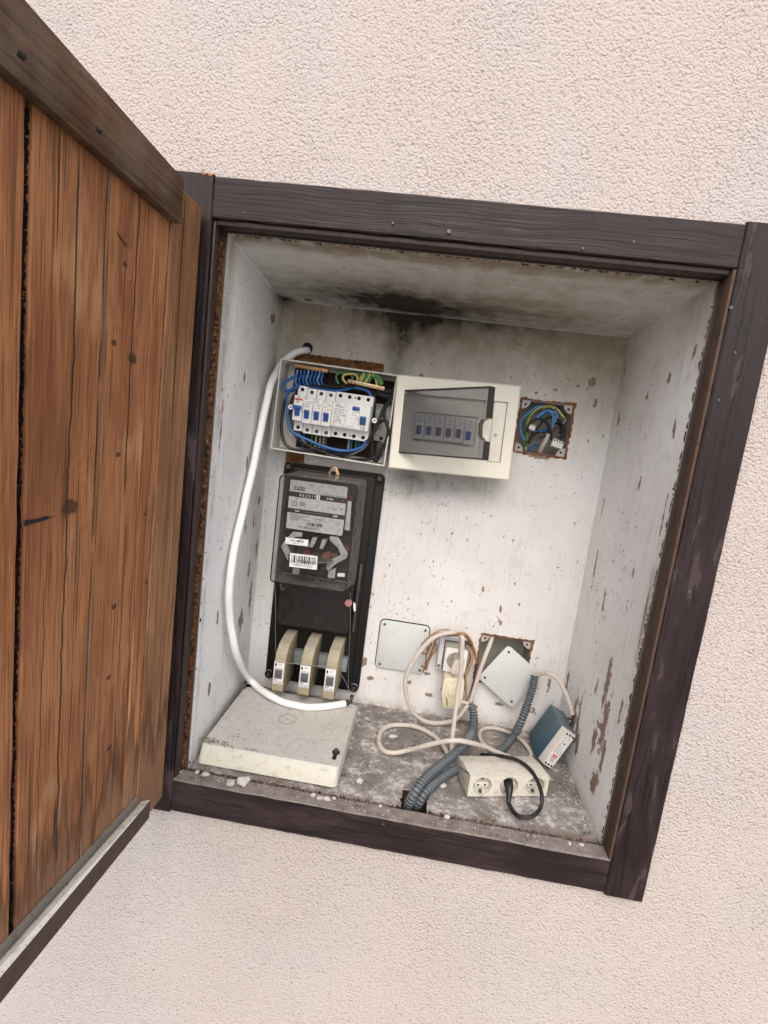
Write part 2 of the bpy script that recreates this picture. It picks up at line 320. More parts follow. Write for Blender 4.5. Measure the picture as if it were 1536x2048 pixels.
def m_doorwood(name, along=2, across=1, knots=(), grey=0.0, cracks=(), base=((0.245, 0.092, 0.036), (0.490, 0.228, 0.098))):
    n = NT(name); c = n.co(); s = n.sep(c); Z, U = s[along], s[across]; o = n.m('MULTIPLY', n.rnd(), 9.1)
    wob = n.noise(n.vec(n.m('MULTIPLY', Z, 2.2), n.m('MULTIPLY', U, 9), o), 1.0, 3, 0.5)
    uu = n.m('ADD', n.m('MULTIPLY', U, 42), n.m('MULTIPLY', wob, 4.2)); dark = None
    if knots:
        gk = n.gauss(U, Z, [(u, z, r * 1.5, r * 2.6, 1.0) for (u, z, r) in knots]); uu = n.m('ADD', uu, n.m('MULTIPLY', gk, 2.6))
        dark = n.gauss(U, Z, [(u, z, r * 0.80, r * 0.55, 1.15) for (u, z, r) in knots])
    q = n.vec(uu, n.m('MULTIPLY', Z, 1.6), n.m('ADD', o, n.m('MULTIPLY', s[0], 8)))
    rings = n.m('FRACT', n.m('MULTIPLY', n.noise(q, 0.55, 2, 0.45), 9.0)); fine = n.noise(n.vec(n.m('MULTIPLY', U, 620), n.m('MULTIPLY', Z, 11), o), 1.0, 3, 0.6)
    big = n.noise(n.vec(n.m('MULTIPLY', U, 11), n.m('MULTIPLY', Z, 3.0), o), 1.0, 4, 0.6)
    k = n.mix(n.mr(rings, 0.0, 0.9), base[1], base[0]); k = n.mix(0.74, k, n.mix(n.mr(big, 0.32, 0.68), base[0], base[1]))
    k = n.mix(n.mr(fine, 0.48, 0.72, 0, 0.8), k, tuple(x * 0.35 for x in base[0])); str_ = n.noise(n.vec(n.m('MULTIPLY', U, 130), n.m('MULTIPLY', Z, 3.5), o), 1.0, 4, 0.65); k = n.mix(n.mr(str_, 0.52, 0.68, 0, 0.75), k, tuple(x * 0.5 for x in base[0]))
    k = n.mix(n.mr(fine, 0.45, 0.25, 0, 0.45), k, tuple(min(1, x * 1.45) for x in base[1]))
    k = n.mix(1.0, k, n.mix(n.m('FRACT', n.m('MULTIPLY', n.rnd(), 17.7)), (0.64, 0.60, 0.58), (1.10, 1.08, 1.06)), 'MULTIPLY'); bl = n.noise(n.vec(n.m('MULTIPLY', U, 16), n.m('MULTIPLY', Z, 5), n.m('ADD', o, 3.0)), 1.0, 3, 0.6); k = n.mix(n.mr(bl, 0.52, 0.70, 0, 0.45), k, (0.17, 0.062, 0.026)); k = n.mix(n.mr(bl, 0.44, 0.28, 0, 0.45), k, (0.60, 0.36, 0.19))
    if dark is not None: k = n.mix(n.mr(n.m('ADD', dark, n.m('MULTIPLY', n.m('SUBTRACT', n.noise(c, 130, 4, 0.65), 0.5), 0.9)), 0.15, 0.65, 0, 0.9), k, (0.055, 0.024, 0.012))
    if grey: k = n.mix(n.m('MULTIPLY', n.mr(n.noise(c, 14, 5, 0.65), 0.35, 0.7), grey), k, (0.20, 0.175, 0.14))
    if cracks:
        cm = None
        for (u, z0, z1, w_) in cracks:
            d = n.m('ABSOLUTE', n.m('SUBTRACT', n.m('ADD', U, n.m('MULTIPLY', n.m('SUBTRACT', n.noise(n.vec(0.0, n.m('MULTIPLY', Z, 14), u * 50), 1.0, 3, 0.6), 0.5), 0.010)), u))
            e = n.m('MULTIPLY', n.mr(d, w_, w_ * 0.4), n.m('MULTIPLY', n.mr(Z, z0, z0 + 0.03), n.mr(Z, z1, z1 - 0.03))); cm = e if cm is None else n.m('MAXIMUM', cm, e)
        k = n.mix(n.m('MULTIPLY', cm, 0.9), k, (0.02, 0.011, 0.007))
    # weather-bleached, water-stained lower ends
    if along == 2:
        tid = n.m('ADD', Z, n.m('ADD', n.m('MULTIPLY', n.noise(n.vec(n.m('MULTIPLY', U, 27), n.m('MULTIPLY', Z, 2.0), o), 1.0, 4, 0.62), -0.42), n.m('ADD', n.m('MULTIPLY', U, -0.12), n.m('MULTIPLY', n.m('SUBTRACT', n.noise(n.vec(n.m('MULTIPLY', U, 210), n.m('MULTIPLY', Z, 6.0), o), 1.0, 3, 0.6), 0.5), 0.11))))
        k = n.mix(n.m('MULTIPLY', n.m('MULTIPLY', n.mr(tid, -0.055, -0.075), n.mr(tid, -0.13, -0.10)), 0.55), k, (0.055, 0.024, 0.013))
        k = n.mix(n.mr(tid, -0.09, -0.13, 0, 0.55), k, (0.20, 0.125, 0.075))
    ck = n.noise(n.vec(n.m('MULTIPLY', U, 120), n.m('MULTIPLY', Z, 2.2), o), 1.0, 2, 0.5); k = n.mix(n.mr(ck, 0.70, 0.73, 0, 0.85), k, (0.03, 0.017, 0.011))
    return n.fin(k, n.mr(fine, 0.3, 0.7, 0.62, 0.8), n.bump(n.m('ADD', n.m('MULTIPLY', rings, 0.25), fine), 0.35, 0.0007), spec=0.3)

def m_crumb():
    n = NT('crumbling_rusty_filler'); c = n.co(); a = n.noise(c, 160, 4, 0.65); b = n.noise(c, 26, 4, 0.6)
    k = n.mix(n.mr(a, 0.36, 0.62), (0.018, 0.010, 0.007), (0.14, 0.062, 0.026)); k = n.mix(n.mr(b, 0.56, 0.68, 0, 0.7), k, (0.15, 0.095, 0.066)); k = n.mix(n.mr(a, 0.66, 0.72), k, (0.40, 0.35, 0.30))
    return n.fin(k, 0.95, n.bump(a, 1.0, 0.004), spec=0.1)
def m_brownpatch():
    n = NT('bare_brown_plaster'); c = n.co(); a = n.noise(c, 60, 5, 0.65); k = n.mix(n.mr(a, 0.35, 0.65), (0.115, 0.052, 0.022), (0.23, 0.115, 0.05)); return n.fin(k, 0.9, n.bump(a, 0.6, 0.002), spec=0.15)

def m_glass(name, tint, gloss=0.08, dust=0.0, rough=0.06):
    n = NT(name); t = n.t; c = n.co()
    tr = t.nodes.new('ShaderNodeBsdfTransparent'); gl = t.nodes.new('ShaderNodeBsdfGlossy'); gl.inputs['Roughness'].default_value = rough
    df = t.nodes.new('ShaderNodeBsdfDiffuse'); df.inputs['Color'].default_value = (0.45, 0.42, 0.39, 1)
    n.put(tr.inputs['Color'], tint); fr = t.nodes.new('ShaderNodeLayerWeight'); fr.inputs['Blend'].default_value = 0.5
    m1 = t.nodes.new('ShaderNodeMixShader'); m2 = t.nodes.new('ShaderNodeMixShader')
    n.put(m1.inputs[0], n.m('ADD', n.m('MULTIPLY', n.m('POWER', fr.outputs['Facing'], 4.0), 0.55), gloss * 0.3)); t.links.new(tr.outputs[0], m1.inputs[1]); t.links.new(gl.outputs[0], m1.inputs[2])
    n.put(m2.inputs[0], n.mr(n.noise(c, 50, 5, 0.7), 0.3, 0.75, dust * 0.5, dust)); t.links.new(m1.outputs[0], m2.inputs[1]); t.links.new(df.outputs[0], m2.inputs[2])
    t.links.new(m2.outputs[0], n.out.inputs['Surface']); return n.mat

MT = {}
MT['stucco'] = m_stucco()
MT['floor'] = m_floor()
MT['frame_x'] = m_paintwood('brown_painted_rail', 0, 0.25, dust=0.95); MT['frame_z'] = m_paintwood('brown_painted_stile', 2, 0.75)
MT['rebate'] = m_plastic('brown_rebate_paint', (0.085, 0.055, 0.039), 0.75, 0.7, (0.04, 0.024, 0.016), scale=40, spec=0.2); MT['rebate_dark'] = m_simple('dark_rebate_paint', (0.035, 0.02, 0.016), 0.6)
MT['crumb'] = m_crumb(); MT['bare'] = m_brownpatch()
MT['ledge_white'] = m_plastic('weathered_white_paint', (0.66, 0.655, 0.60), 0.75, 0.7, (0.22, 0.19, 0.15), scale=40)
MT['ledge_grey'] = m_plastic('weathered_grey_wood', (0.16, 0.145, 0.125), 0.85, 0.7, (0.06, 0.045, 0.035), scale=40)
MT['black_gap'] = m_simple('gap_black', (0.008, 0.007, 0.006), 0.95)
MT['white_pl'] = m_plastic('white_device_plastic', (0.74, 0.74, 0.73), 0.38, 0.10, (0.4, 0.36, 0.32))
MT['cream_pl'] = m_plastic('cream_plastic', (0.79, 0.77, 0.68), 0.42, 0.14, (0.45, 0.40, 0.30), dust=0.3)
MT['housing_pl'] = m_plastic('grey_white_housing', (0.66, 0.65, 0.60), 0.5, 0.35, (0.30, 0.26, 0.21), dust=0.4)
MT['lid_pl'] = m_plastic('yellowed_dirty_plastic', (0.59, 0.585, 0.50), 0.5, 0.55, (0.24, 0.20, 0.12), dust=0.85, scale=70)
MT['old_white'] = m_plastic('old_dirty_white_plastic', (0.58, 0.56, 0.49), 0.5, 0.7, (0.25, 0.21, 0.16), dust=0.30, scale=65)
MT['beige_pl'] = m_plastic('aged_beige_plastic', (0.33, 0.285, 0.185), 0.5, 0.55, (0.13, 0.10, 0.065), dust=0.35)
MT['black_pl'] = m_plastic('dusty_black_bakelite', (0.009, 0.008, 0.008), 0.42, 0.22, (0.045, 0.036, 0.032), dust=0.6, scale=110, spec=0.2)
MT['blue_tog'] = m_simple('blue_toggle', (0.014, 0.075, 0.33), 0.35); MT['teal_tog'] = m_simple('teal_toggle', (0.012, 0.10, 0.22), 0.35)
MT['grey_tog'] = m_simple('grey_toggle', (0.10, 0.105, 0.12), 0.4)
MT['ink'] = m_simple('black_print', (0.02, 0.02, 0.022), 0.6); MT['ink_grey'] = m_simple('grey_print', (0.22, 0.22, 0.23), 0.6)
MT['ink_blue'] = m_simple('blue_print', (0.02, 0.08, 0.42), 0.5); MT['ink_red'] = m_simple('red_print', (0.55, 0.03, 0.03), 0.5); MT['ink_white'] = m_simple('white_print', (0.75, 0.75, 0.75), 0.5)
MT['hole'] = m_simple('hole_black', (0.006, 0.006, 0.006), 0.8); MT['steel'] = m_simple('steel_screw', (0.42, 0.41, 0.39), 0.38, 0.9)
MT['dark_steel'] = m_simple('dull_screw', (0.13, 0.125, 0.12), 0.5, 0.7); MT['brass'] = m_simple('brass', (0.55, 0.36, 0.17), 0.35, 0.9); MT['copper'] = m_simple('copper_bar', (0.34, 0.15, 0.075), 0.4, 0.7)
MT['zinc'] = m_simple('galvanised_rail', (0.34, 0.38, 0.41), 0.45, 0.5)
MT['w_blue'] = m_simple('blue_insulation', (0.016, 0.115, 0.36), 0.38); MT['w_lblue'] = m_simple('light_blue_insulation', (0.10, 0.28, 0.60), 0.4); MT['w_black'] = m_simple('black_insulation', (0.010, 0.010, 0.011), 0.35)
MT['w_green'] = m_simple('green_insulation', (0.05, 0.22, 0.07), 0.4); MT['w_yellow'] = m_simple('yellow_insulation', (0.50, 0.46, 0.14), 0.4); MT['w_brown'] = m_simple('brown_insulation', (0.10, 0.035, 0.018), 0.45)
MT['w_grey'] = m_simple('grey_insulation', (0.33, 0.33, 0.33), 0.5)
MT['cable_white'] = m_plastic('white_cable_sheath', (0.82, 0.82, 0.82), 0.4, 0.10, (0.5, 0.46, 0.42)); MT['cord'] = m_plastic('old_white_cord', (0.53, 0.485, 0.44), 0.5, 0.55, (0.25, 0.20, 0.155), scale=50)
MT['conduit'] = m_plastic('grey_blue_conduit', (0.060, 0.078, 0.094), 0.5, 0.5, (0.075, 0.065, 0.06), dust=0.22, scale=50)
MT['rag'] = m_simple('brown_wire_bundle', (0.27, 0.125, 0.05), 0.6); MT['rag2'] = m_simple('pale_brown_wire', (0.42, 0.27, 0.15), 0.6)
MT['psu_blue'] = m_plastic('blue_coated_metal', (0.016, 0.080, 0.125), 0.45, 0.25, (0.10, 0.12, 0.12), scale=40, dust=0.3); MT['psu_grey'] = m_plastic('pale_grey_plastic', (0.56, 0.55, 0.52), 0.5, 0.3, (0.3, 0.26, 0.2)); MT['psu_label'] = m_plastic('label_plastic', (0.68, 0.68, 0.67), 0.45, 0.2, (0.35, 0.3, 0.25))
MT['dial'] = m_simple('grey_dial_plate', (0.46, 0.475, 0.49), 0.45, 0.0); MT['dial_black'] = m_simple('dial_band', (0.018, 0.018, 0.02), 0.45); MT['bracket'] = m_simple('cast_bracket', (0.36, 0.375, 0.385), 0.5, 0.0)
MT['meter_in'] = m_simple('meter_inside', (0.020, 0.019, 0.020), 0.6); MT['paper'] = m_simple('sticker_paper', (0.80, 0.80, 0.80), 0.6); MT['magnet'] = m_simple('dark_red_coil', (0.12, 0.02, 0.018), 0.5)
MT['pane'] = m_glass('clear_meter_pane', (0.97, 0.97, 0.97), 0.05, 0.015, 0.03); MT['pane_side'] = m_glass('dusty_meter_side', (0.86, 0.86, 0.85), 0.05, 0.32); MT['smoke'] = m_glass('smoked_door_plastic', (0.64, 0.645, 0.66), 0.10, 0.05, 0.10); MT['smoke_edge'] = m_glass('smoked_door_edge', (0.10, 0.10, 0.10), 0.3, 0.05)
MT['cover_pl'] = m_plastic('pale_grey_cover', (0.55, 0.585, 0.58), 0.5, 0.30, (0.34, 0.33, 0.30), scale=45); MT['jbox'] = m_plastic('grey_box_plastic', (0.30, 0.285, 0.265), 0.6, 0.4, (0.14, 0.11, 0.09)); MT['lug'] = m_plastic('pale_lug_plastic', (0.46, 0.45, 0.43), 0.5, 0.3, (0.2, 0.17, 0.14))
MT['lilac_pl'] = m_plastic('lilac_grey_plastic', (0.46, 0.47, 0.53), 0.5, 0.25, (0.25, 0.22, 0.2)); MT['plug_white'] = m_plastic('offwhite_plug', (0.68, 0.62, 0.55), 0.45, 0.2, (0.4, 0.33, 0.26)); MT['plug_cream'] = m_plastic('cream_plug', (0.70, 0.65, 0.49), 0.45, 0.2, (0.4, 0.33, 0.2))
MT['chunk'] = m_plastic('plaster_crumb', (0.50, 0.48, 0.465), 0.95, 0.7, (0.27, 0.235, 0.21), scale=150); MT['seal'] = m_simple('pink_seal', (0.50, 0.22, 0.22), 0.5); MT['wire_thin'] = m_simple('seal_wire', (0.30, 0.28, 0.25), 0.5, 0.6)
MT['soil'] = m_simple('ground_soil', (0.30, 0.295, 0.28), 0.95)

# ------------------------------------------------------------------ ground
g = MB().add([(-60, -60, -1.3), (60, -60, -1.3), (60, 0.011, -1.3), (-60, 0.011, -1.3)], [(0, 1, 2, 3)])
go = obj('ground', g, MT['soil']); go['kind'] = 'structure'

# ------------------------------------------------------------------ the house wall with its niche
WY = 0.012                                      # plane of the stucco; the frame stands 12 mm proud of it
FX0, FX1, FZ0, FZ1 = -0.0533, 0.7145, -0.055, 0.8628
CX0, CX1, CZ0, CZ1, CY = 0.0099, 0.6549, -0.003, 0.8031, 0.032
BX0, BX1, BZ0, BZ1, BY = 0.0000, 0.6468, -0.003, 0.7857, 0.3291
wall = thing('house_wall', 'pinkish beige rough stucco house wall with a whitewashed niche cut into it', 'wall')
w = MB()
ox0, ox1, oz0, oz1 = -0.035, 0.70, -0.035, 0.845
for (a, b, c, d) in ((-5, ox0, -1.3, 4), (ox1, 5, -1.3, 4), (ox0, ox1, oz1, 4), (ox0, ox1, -1.3, oz0)):
    w.add([(a, WY, c), (b, WY, c), (b, WY, d), (a, WY, d)], [(0, 1, 2, 3)])
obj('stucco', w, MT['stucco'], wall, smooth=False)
JB = (0.4765, 0.5735, 0.5556, 0.6545); J2 = (0.4712, 0.5725, 0.0868, 0.1875); SK = (0.398, 0.4455, 0.118, 0.1650)
peel_b = [(0.283, 0.672, 0.006, 0.010, 1.0), (0.598, 0.70, 0.009, 0.012, 1.0), (0.535, 0.678, 0.006, 0.004, 0.9), (0.500, 0.668, 0.012, 0.005, 0.75), (0.375, 0.085, 0.010, 0.006, 1.0), (0.262, 0.055, 0.013, 0.008, 1.0), (0.225, 0.075, 0.01, 0.006, 0.9),
          (0.385, 0.04, 0.012, 0.006, 1.0), (0.44, 0.03, 0.012, 0.005, 0.9), (0.46, 0.28, 0.004, 0.012, 0.9), (0.52, 0.30, 0.004, 0.007, 0.8), (0.22, 0.33, 0.004, 0.008, 0.8), (0.53, 0.045, 0.012, 0.006, 0.8), (0.49, 0.655, 0.02, 0.006, 0.8), (0.56, 0.657, 0.02, 0.005, 0.8), (0.53, 0.551, 0.03, 0.005, 0.8), (0.27, 0.30, 0.003, 0.006, 0.7), (0.50, 0.245, 0.004, 0.012, 1.0), (0.505, 0.215, 0.005, 0.006, 1.0), (0.535, 0.26, 0.003, 0.008, 0.9), (0.34, 0.06, 0.010, 0.006, 1.0), (0.61, 0.66, 0.006, 0.01, 0.9), (0.575, 0.69, 0.008, 0.004, 0.9), (0.30, 0.70, 0.004, 0.005, 0.9), (0.60, 0.04, 0.012, 0.012, 0.9), (0.62, 0.10, 0.006, 0.02, 0.9), (0.245, 0.09, 0.007, 0.012, 1.0), (0.41, 0.058, 0.008, 0.005, 1.0), (0.48, 0.03, 0.016, 0.006, 0.9)]
MT['n_back'] = m_niche('niche_back_limewash', (0, 2), peel_b,
    soot_shade=[(0.245, 0.79, 0.09, 0.022, 0.95), (0.29, 0.785, 0.25, 0.04, 0.42), (0.236, 0.710, 0.022, 0.075, 0.62), (0.25, 0.755, 0.07, 0.035, 0.40), (0.39, 0.79, 0.13, 0.018, 0.5), (0.285, 0.475, 0.045, 0.045, 0.55), (0.37, 0.480, 0.07, 0.030, 0.50), (0.0, 0.785, 0.02, 0.016, 0.8), (0.01, 0.44, 0.03, 0.05, 0.25)],  # sooty streaks; spots below the flap box also paint its soft shadow
    tint=[(0.30, 0.80, 0.50, 0.14, 0.95), (0.62, 0.74, 0.12, 0.14, 0.35), (0.02, 0.72, 0.08, 0.12, 0.4)], grime=[(0.33, -0.01, 0.5, 0.016, 0.9)], tone=((0.71, 0.71, 0.715), (0.65, 0.645, 0.64)))  # same limewash, colour darkened on this wall to even out the light
MT['n_left'] = m_niche('niche_left_limewash', (1, 2), [(0.28, 0.74, 0.018, 0.013, 1.1), (0.25, 0.17, 0.02, 0.03, 0.9), (0.27, 0.26, 0.012, 0.03, 0.8), (0.22, 0.36, 0.01, 0.03, 0.75), (0.30, 0.40, 0.012, 0.02, 0.85), (0.18, 0.30, 0.008, 0.03, 0.9), (0.24, 0.10, 0.02, 0.015, 0.9), (0.20, 0.48, 0.006, 0.02, 0.9), (0.12, 0.22, 0.006, 0.02, 0.9), (0.30, 0.20, 0.012, 0.05, 0.9), (0.31, 0.30, 0.008, 0.03, 1.0), (0.27, 0.36, 0.006, 0.02, 1.0), (0.10, 0.10, 0.01, 0.02, 0.9), (0.06, 0.55, 0.004, 0.05, 0.9), (0.15, 0.62, 0.006, 0.012, 0.9)],
    soot_shade=[(0.32, 0.79, 0.05, 0.02, 0.8)], tint=[(0.045, 0.76, 0.022, 0.25, 0.75), (0.32, 0.70, 0.06, 0.25, 0.45)], grime=[(0.05, 0.36, 0.006, 0.7, 0.40), (0.2, -0.01, 0.3, 0.025, 0.9)])
MT['n_right'] = m_niche('niche_right_limewash', (1, 2), [(0.105, 0.155, 0.013, 0.055, 1.05), (0.128, 0.21, 0.010, 0.055, 1.05), (0.24, 0.085, 0.016, 0.06, 0.95), (0.215, 0.10, 0.007, 0.05, 0.9), (0.165, 0.185, 0.006, 0.03, 0.9), (0.30, 0.64, 0.008, 0.03, 0.9), (0.06, 0.72, 0.008, 0.015, 0.9), (0.19, 0.67, 0.008, 0.010, 0.9), (0.31, 0.12, 0.01, 0.06, 0.85), (0.085, 0.10, 0.01, 0.04, 0.9), (0.20, 0.32, 0.006, 0.04, 0.85), (0.27, 0.36, 0.006, 0.05, 0.9), (0.11, 0.40, 0.005, 0.02, 0.9), (0.15, 0.53, 0.005, 0.02, 0.9), (0.29, 0.48, 0.004, 0.03, 0.9), (0.07, 0.62, 0.006, 0.02, 0.9), (0.13, 0.11, 0.012, 0.03, 1.0), (0.10, 0.05, 0.012, 0.025, 1.0), (0.20, 0.06, 0.012, 0.03, 1.0), (0.06, 0.20, 0.006, 0.04, 0.9), (0.31, 0.72, 0.006, 0.015, 1.0), (0.12, 0.69, 0.006, 0.012, 1.0), (0.05, 0.50, 0.004, 0.05, 0.9), (0.045, 0.35, 0.004, 0.06, 1.0)],
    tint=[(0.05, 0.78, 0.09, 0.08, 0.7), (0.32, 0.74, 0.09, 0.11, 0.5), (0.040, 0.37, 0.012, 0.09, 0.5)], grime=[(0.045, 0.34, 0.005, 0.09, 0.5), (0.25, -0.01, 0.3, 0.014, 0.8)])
MT['n_top'] = m_niche('niche_ceiling_limewash', (0, 1), [(0.055, 0.315, 0.015, 0.012, 0.8)],
    soot_shade=[(0.240, 0.275, 0.055, 0.040, 1.0), (0.26, 0.290, 0.12, 0.055, 0.7), (0.20, 0.22, 0.13, 0.07, 0.5), (0.0, 0.325, 0.025, 0.018, 1.2), (0.40, 0.27, 0.20, 0.07, 0.38), (0.1, 0.28, 0.12, 0.07, 0.35)],
    tint=[(0.25, 0.23, 0.38, 0.14, 0.75), (0.5, 0.22, 0.2, 0.12, 0.4), (0.33, 0.05, 0.6, 0.022, 0.95), (0.5, 0.10, 0.3, 0.03, 0.35)], grime=[(0.33, 0.045, 0.9, 0.012, 1.1), (0.42, 0.072, 0.12, 0.007, 0.6), (0.2, 0.066, 0.12, 0.005, 0.55)], stroke='x')
def holed(x0, x1, z0, z1, y, holes):
    xs = sorted({x0, x1, *[h[0] for h in holes], *[h[1] for h in holes]}); zs = sorted({z0, z1, *[h[2] for h in holes], *[h[3] for h in holes]})
    b = MB()
    for i in range(len(xs) - 1):
        for j in range(len(zs) - 1):
            mx, mz = (xs[i] + xs[i + 1]) / 2, (zs[j] + zs[j + 1]) / 2
            if any(h[0] < mx < h[1] and h[2] < mz < h[3] for h in holes): continue
            b.add([(xs[i], y, zs[j]), (xs[i + 1], y, zs[j]), (xs[i + 1], y, zs[j + 1]), (xs[i], y, zs[j + 1])], [(0, 1, 2, 3)])
    return b
obj('niche_back', holed(BX0, BX1, BZ0, BZ1, BY, [JB, J2, SK]), MT['n_back'], wall, smooth=False)
def quadgrid(a, b, c, d, nu, nv, amp=0.0, nrm=None, sc=6.0):
    m = MB(); vs = []; a, b, c, d = map(Vector, (a, b, c, d)); nrm = Vector(nrm) if nrm else None
    for j in range(nv + 1):
        for i in range(nu + 1):
            u, v = i / nu, j / nv; p = (a * (1 - u) + b * u) * (1 - v) + (d * (1 - u) + c * u) * v
            if amp: p = p + nrm * (amp * mnoise.noise(p * sc) * min(1, 8 * min(u, 1 - u, v, 1 - v)))
            vs.append(p)
    return m.add(vs, [(j * (nu + 1) + i, j * (nu + 1) + i + 1, (j + 1) * (nu + 1) + i + 1, (j + 1) * (nu + 1) + i) for j in range(nv) for i in range(nu)])
obj('niche_side', quadgrid((CX0, CY, CZ0), (BX0, BY, BZ0), (BX0, BY, BZ1), (CX0, CY, CZ1), 30, 60, 0.004, (1, 0, 0)), MT['n_left'], wall, label='left side of the niche, pale and stained near the frame')
obj('niche_side', quadgrid((CX1, CY, CZ0), (BX1, BY, BZ0), (BX1, BY, BZ1), (CX1, CY, CZ1), 30, 60, 0.004, (1, 0, 0)), MT['n_right'], wall, label='right side of the niche, flaking brown patches low down')
obj('niche_ceiling', quadgrid((CX0, CY, CZ1), (CX1, CY, CZ1), (BX1, BY, BZ1), (BX0, BY, BZ1), 50, 24, 0.004, (0, 0, 1)), MT['n_top'], wall, label='sooty ceiling of the niche')
# floor: lumpy dirt-caked slab with a square conduit hole at the front
ZF = CZ0; HX0, HX1, HY0, HY1 = 0.352, 0.394, 0.034, 0.078
fl = MB(); nx, ny = 258, 118; vs = []
def floor_h(x, y):
    p = Vector((x, y, 0)); return ZF + 0.0016 * mnoise.noise(p * 38) + 0.0011 * mnoise.noise(p * 120) + 0.0007 * mnoise.noise(p * 300)
for j in range(ny + 1):
    for i in range(nx + 1):
        x = CX0 + (CX1 - CX0) * i / nx; y = CY + (BY - CY) * j / ny; vs.append((x, y, floor_h(x, y)))
fs = []
for j in range(ny):
    for i in range(nx):
        x = CX0 + (CX1 - CX0) * (i + .5) / nx; y = CY + (BY - CY) * (j + .5) / ny; q = 0.003 * mnoise.noise(Vector((x * 90, y * 90, 3)))
        if HX0 < x + q < HX1 and y + q < HY1: continue
        fs.append((j * (nx + 1) + i, j * (nx + 1) + i + 1, (j + 1) * (nx + 1) + i + 1, (j + 1) * (nx + 1) + i))
fl.add(vs, fs); obj('niche_floor', fl, MT['floor'], wall, label='grey dirt-caked floor of the niche')
pit = MB(); a, b, c, d, z0, z1 = HX0 - .006, HX1 + .006, 0.033, HY1 + .006, -0.05, ZF - 0.004
pit.add([(a, c, z0), (b, c, z0), (b, d, z0), (a, d, z0), (a, c, z1), (b, c, z1), (b, d, z1), (a, d, z1)], [(0, 1, 2, 3), (0, 4, 5, 1), (1, 5, 6, 2), (2, 6, 7, 3), (3, 7, 4, 0)])
obj('floor_hole', pit, m_simple('earthy_hole', (0.07, 0.042, 0.028), 0.95), wall, smooth=False)
bd = MB().tube([(BX0 + .002, BY - .0006, BZ1 - .0006), (0.16, BY - .0005, BZ1 - .001), (0.33, BY - .0006, BZ1 - .0004), (0.5, BY - .0004, BZ1 - .001), (BX1 - .002, BY - .0006, BZ1 - .0006)], .0013, 6, .008)
obj('corner_bead', bd, MT['n_top'], wall); bd = MB().tube([(BX0 + .0006, BY - .001, BZ1), (CX0 + .0006, CY, CZ1 - .0006)], .0014, 6, .01); obj('corner_bead', bd, MT['n_left'], wall)
# crumbling strips where plaster meets the frame: left, right, top, front lip of the floor
def crumble(p0, p1, across, out, n, seed, amp=0.004):
    b = MB(); p0, p1, across, out = map(Vector, (p0, p1, across, out)); k = 5; vs = []
    for i in range(n + 1):
        t = i / n; p = p0.lerp(p1, t); e = 1 + 0.35 * mnoise.noise(Vector((t * 60, seed, 0))) + 0.25 * mnoise.noise(Vector((t * 220, seed, 5)))
        for j in range(k + 1):
            u = j / k; q = p + across * (u * (e if j == k else 1)) + out * (amp * (mnoise.noise(Vector((t * 170, u * 4, seed))) + 0.6 * mnoise.noise(Vector((t * 420, u * 9, seed)))) * (1 if 0 < j else 0.2))
            vs.append(q)
    return b.add(vs, [(i * (k + 1) + j, (i + 1) * (k + 1) + j, (i + 1) * (k + 1) + j + 1, i * (k + 1) + j + 1) for i in range(n) for j in range(k)])
obj('crumbling_edge', crumble((0.0005, 0.024, 0.0), (0.0005, 0.024, 0.795), (0.0085, 0.012, 0), (0.5, -0.5, 0), 420, 1, 0.003), MT['crumb'], wall, label='rusty crumbling plaster edge by the door')
obj('crumbling_edge', crumble((0.6595, 0.0245, 0.0), (0.6595, 0.0245, 0.80), (-0.0052, 0.0105, 0), (-0.5, -0.5, 0), 500, 2, 0.0016), m_simple('rough_edge_plaster', (0.085, 0.058, 0.043), 0.95), wall)
obj('crumbling_edge', crumble((0.0, 0.0245, 0.8085), (0.66, 0.0245, 0.8085), (0, 0.012, -0.006), (0, -0.4, -0.6), 360, 3, 0.002), m_simple('dark_gap_filler', (0.05, 0.034, 0.022), 0.95), wall)
cl = MB()
for P4 in (((-0.03, 0.0285, -0.03), (-0.03, 0.0285, 0.84), (CX0 + .0004, CY + .001, CZ1 + .001), (CX0 + .0004, CY + .001, -0.02)), ((0.69, 0.0285, -0.03), (0.69, 0.0285, 0.84), (CX1 - .0004, CY + .001, CZ1 + .001), (CX1 - .0004, CY + .001, -0.02)),
           ((-0.03, 0.0287, 0.84), (0.69, 0.0287, 0.84), (CX1, CY + .0012, CZ1 - .0004), (CX0, CY + .0012, CZ1 - .0004)), ((-0.03, 0.0287, -0.05), (0.69, 0.0287, -0.05), (0.69, 0.0287, -0.004), (-0.03, 0.0287, -0.004))):
    cl.add(P4, [(0, 1, 2, 3)])
obj('mortar_collar', cl, m_simple('brown_mortar', (0.07, 0.042, 0.028), 0.95), wall, smooth=False)
lip = crumble((0.0, 0.0275, -0.0125), (HX0 - 0.002, 0.0275, -0.0125), (0, 0.006, 0.0115), (0, -0.6, 0.5), 240, 4, 0.0022)
l2 = crumble((HX1 + 0.001, 0.0275, -0.0125), (0.658, 0.0275, -0.0125), (0, 0.006, 0.0115), (0, -0.6, 0.5), 220, 5, 0.0022); lip.add(l2.v, l2.f)
obj('floor_lip', lip, m_paintwood('worn_brown_lip', 0, 0.9, dust=0.9), wall)
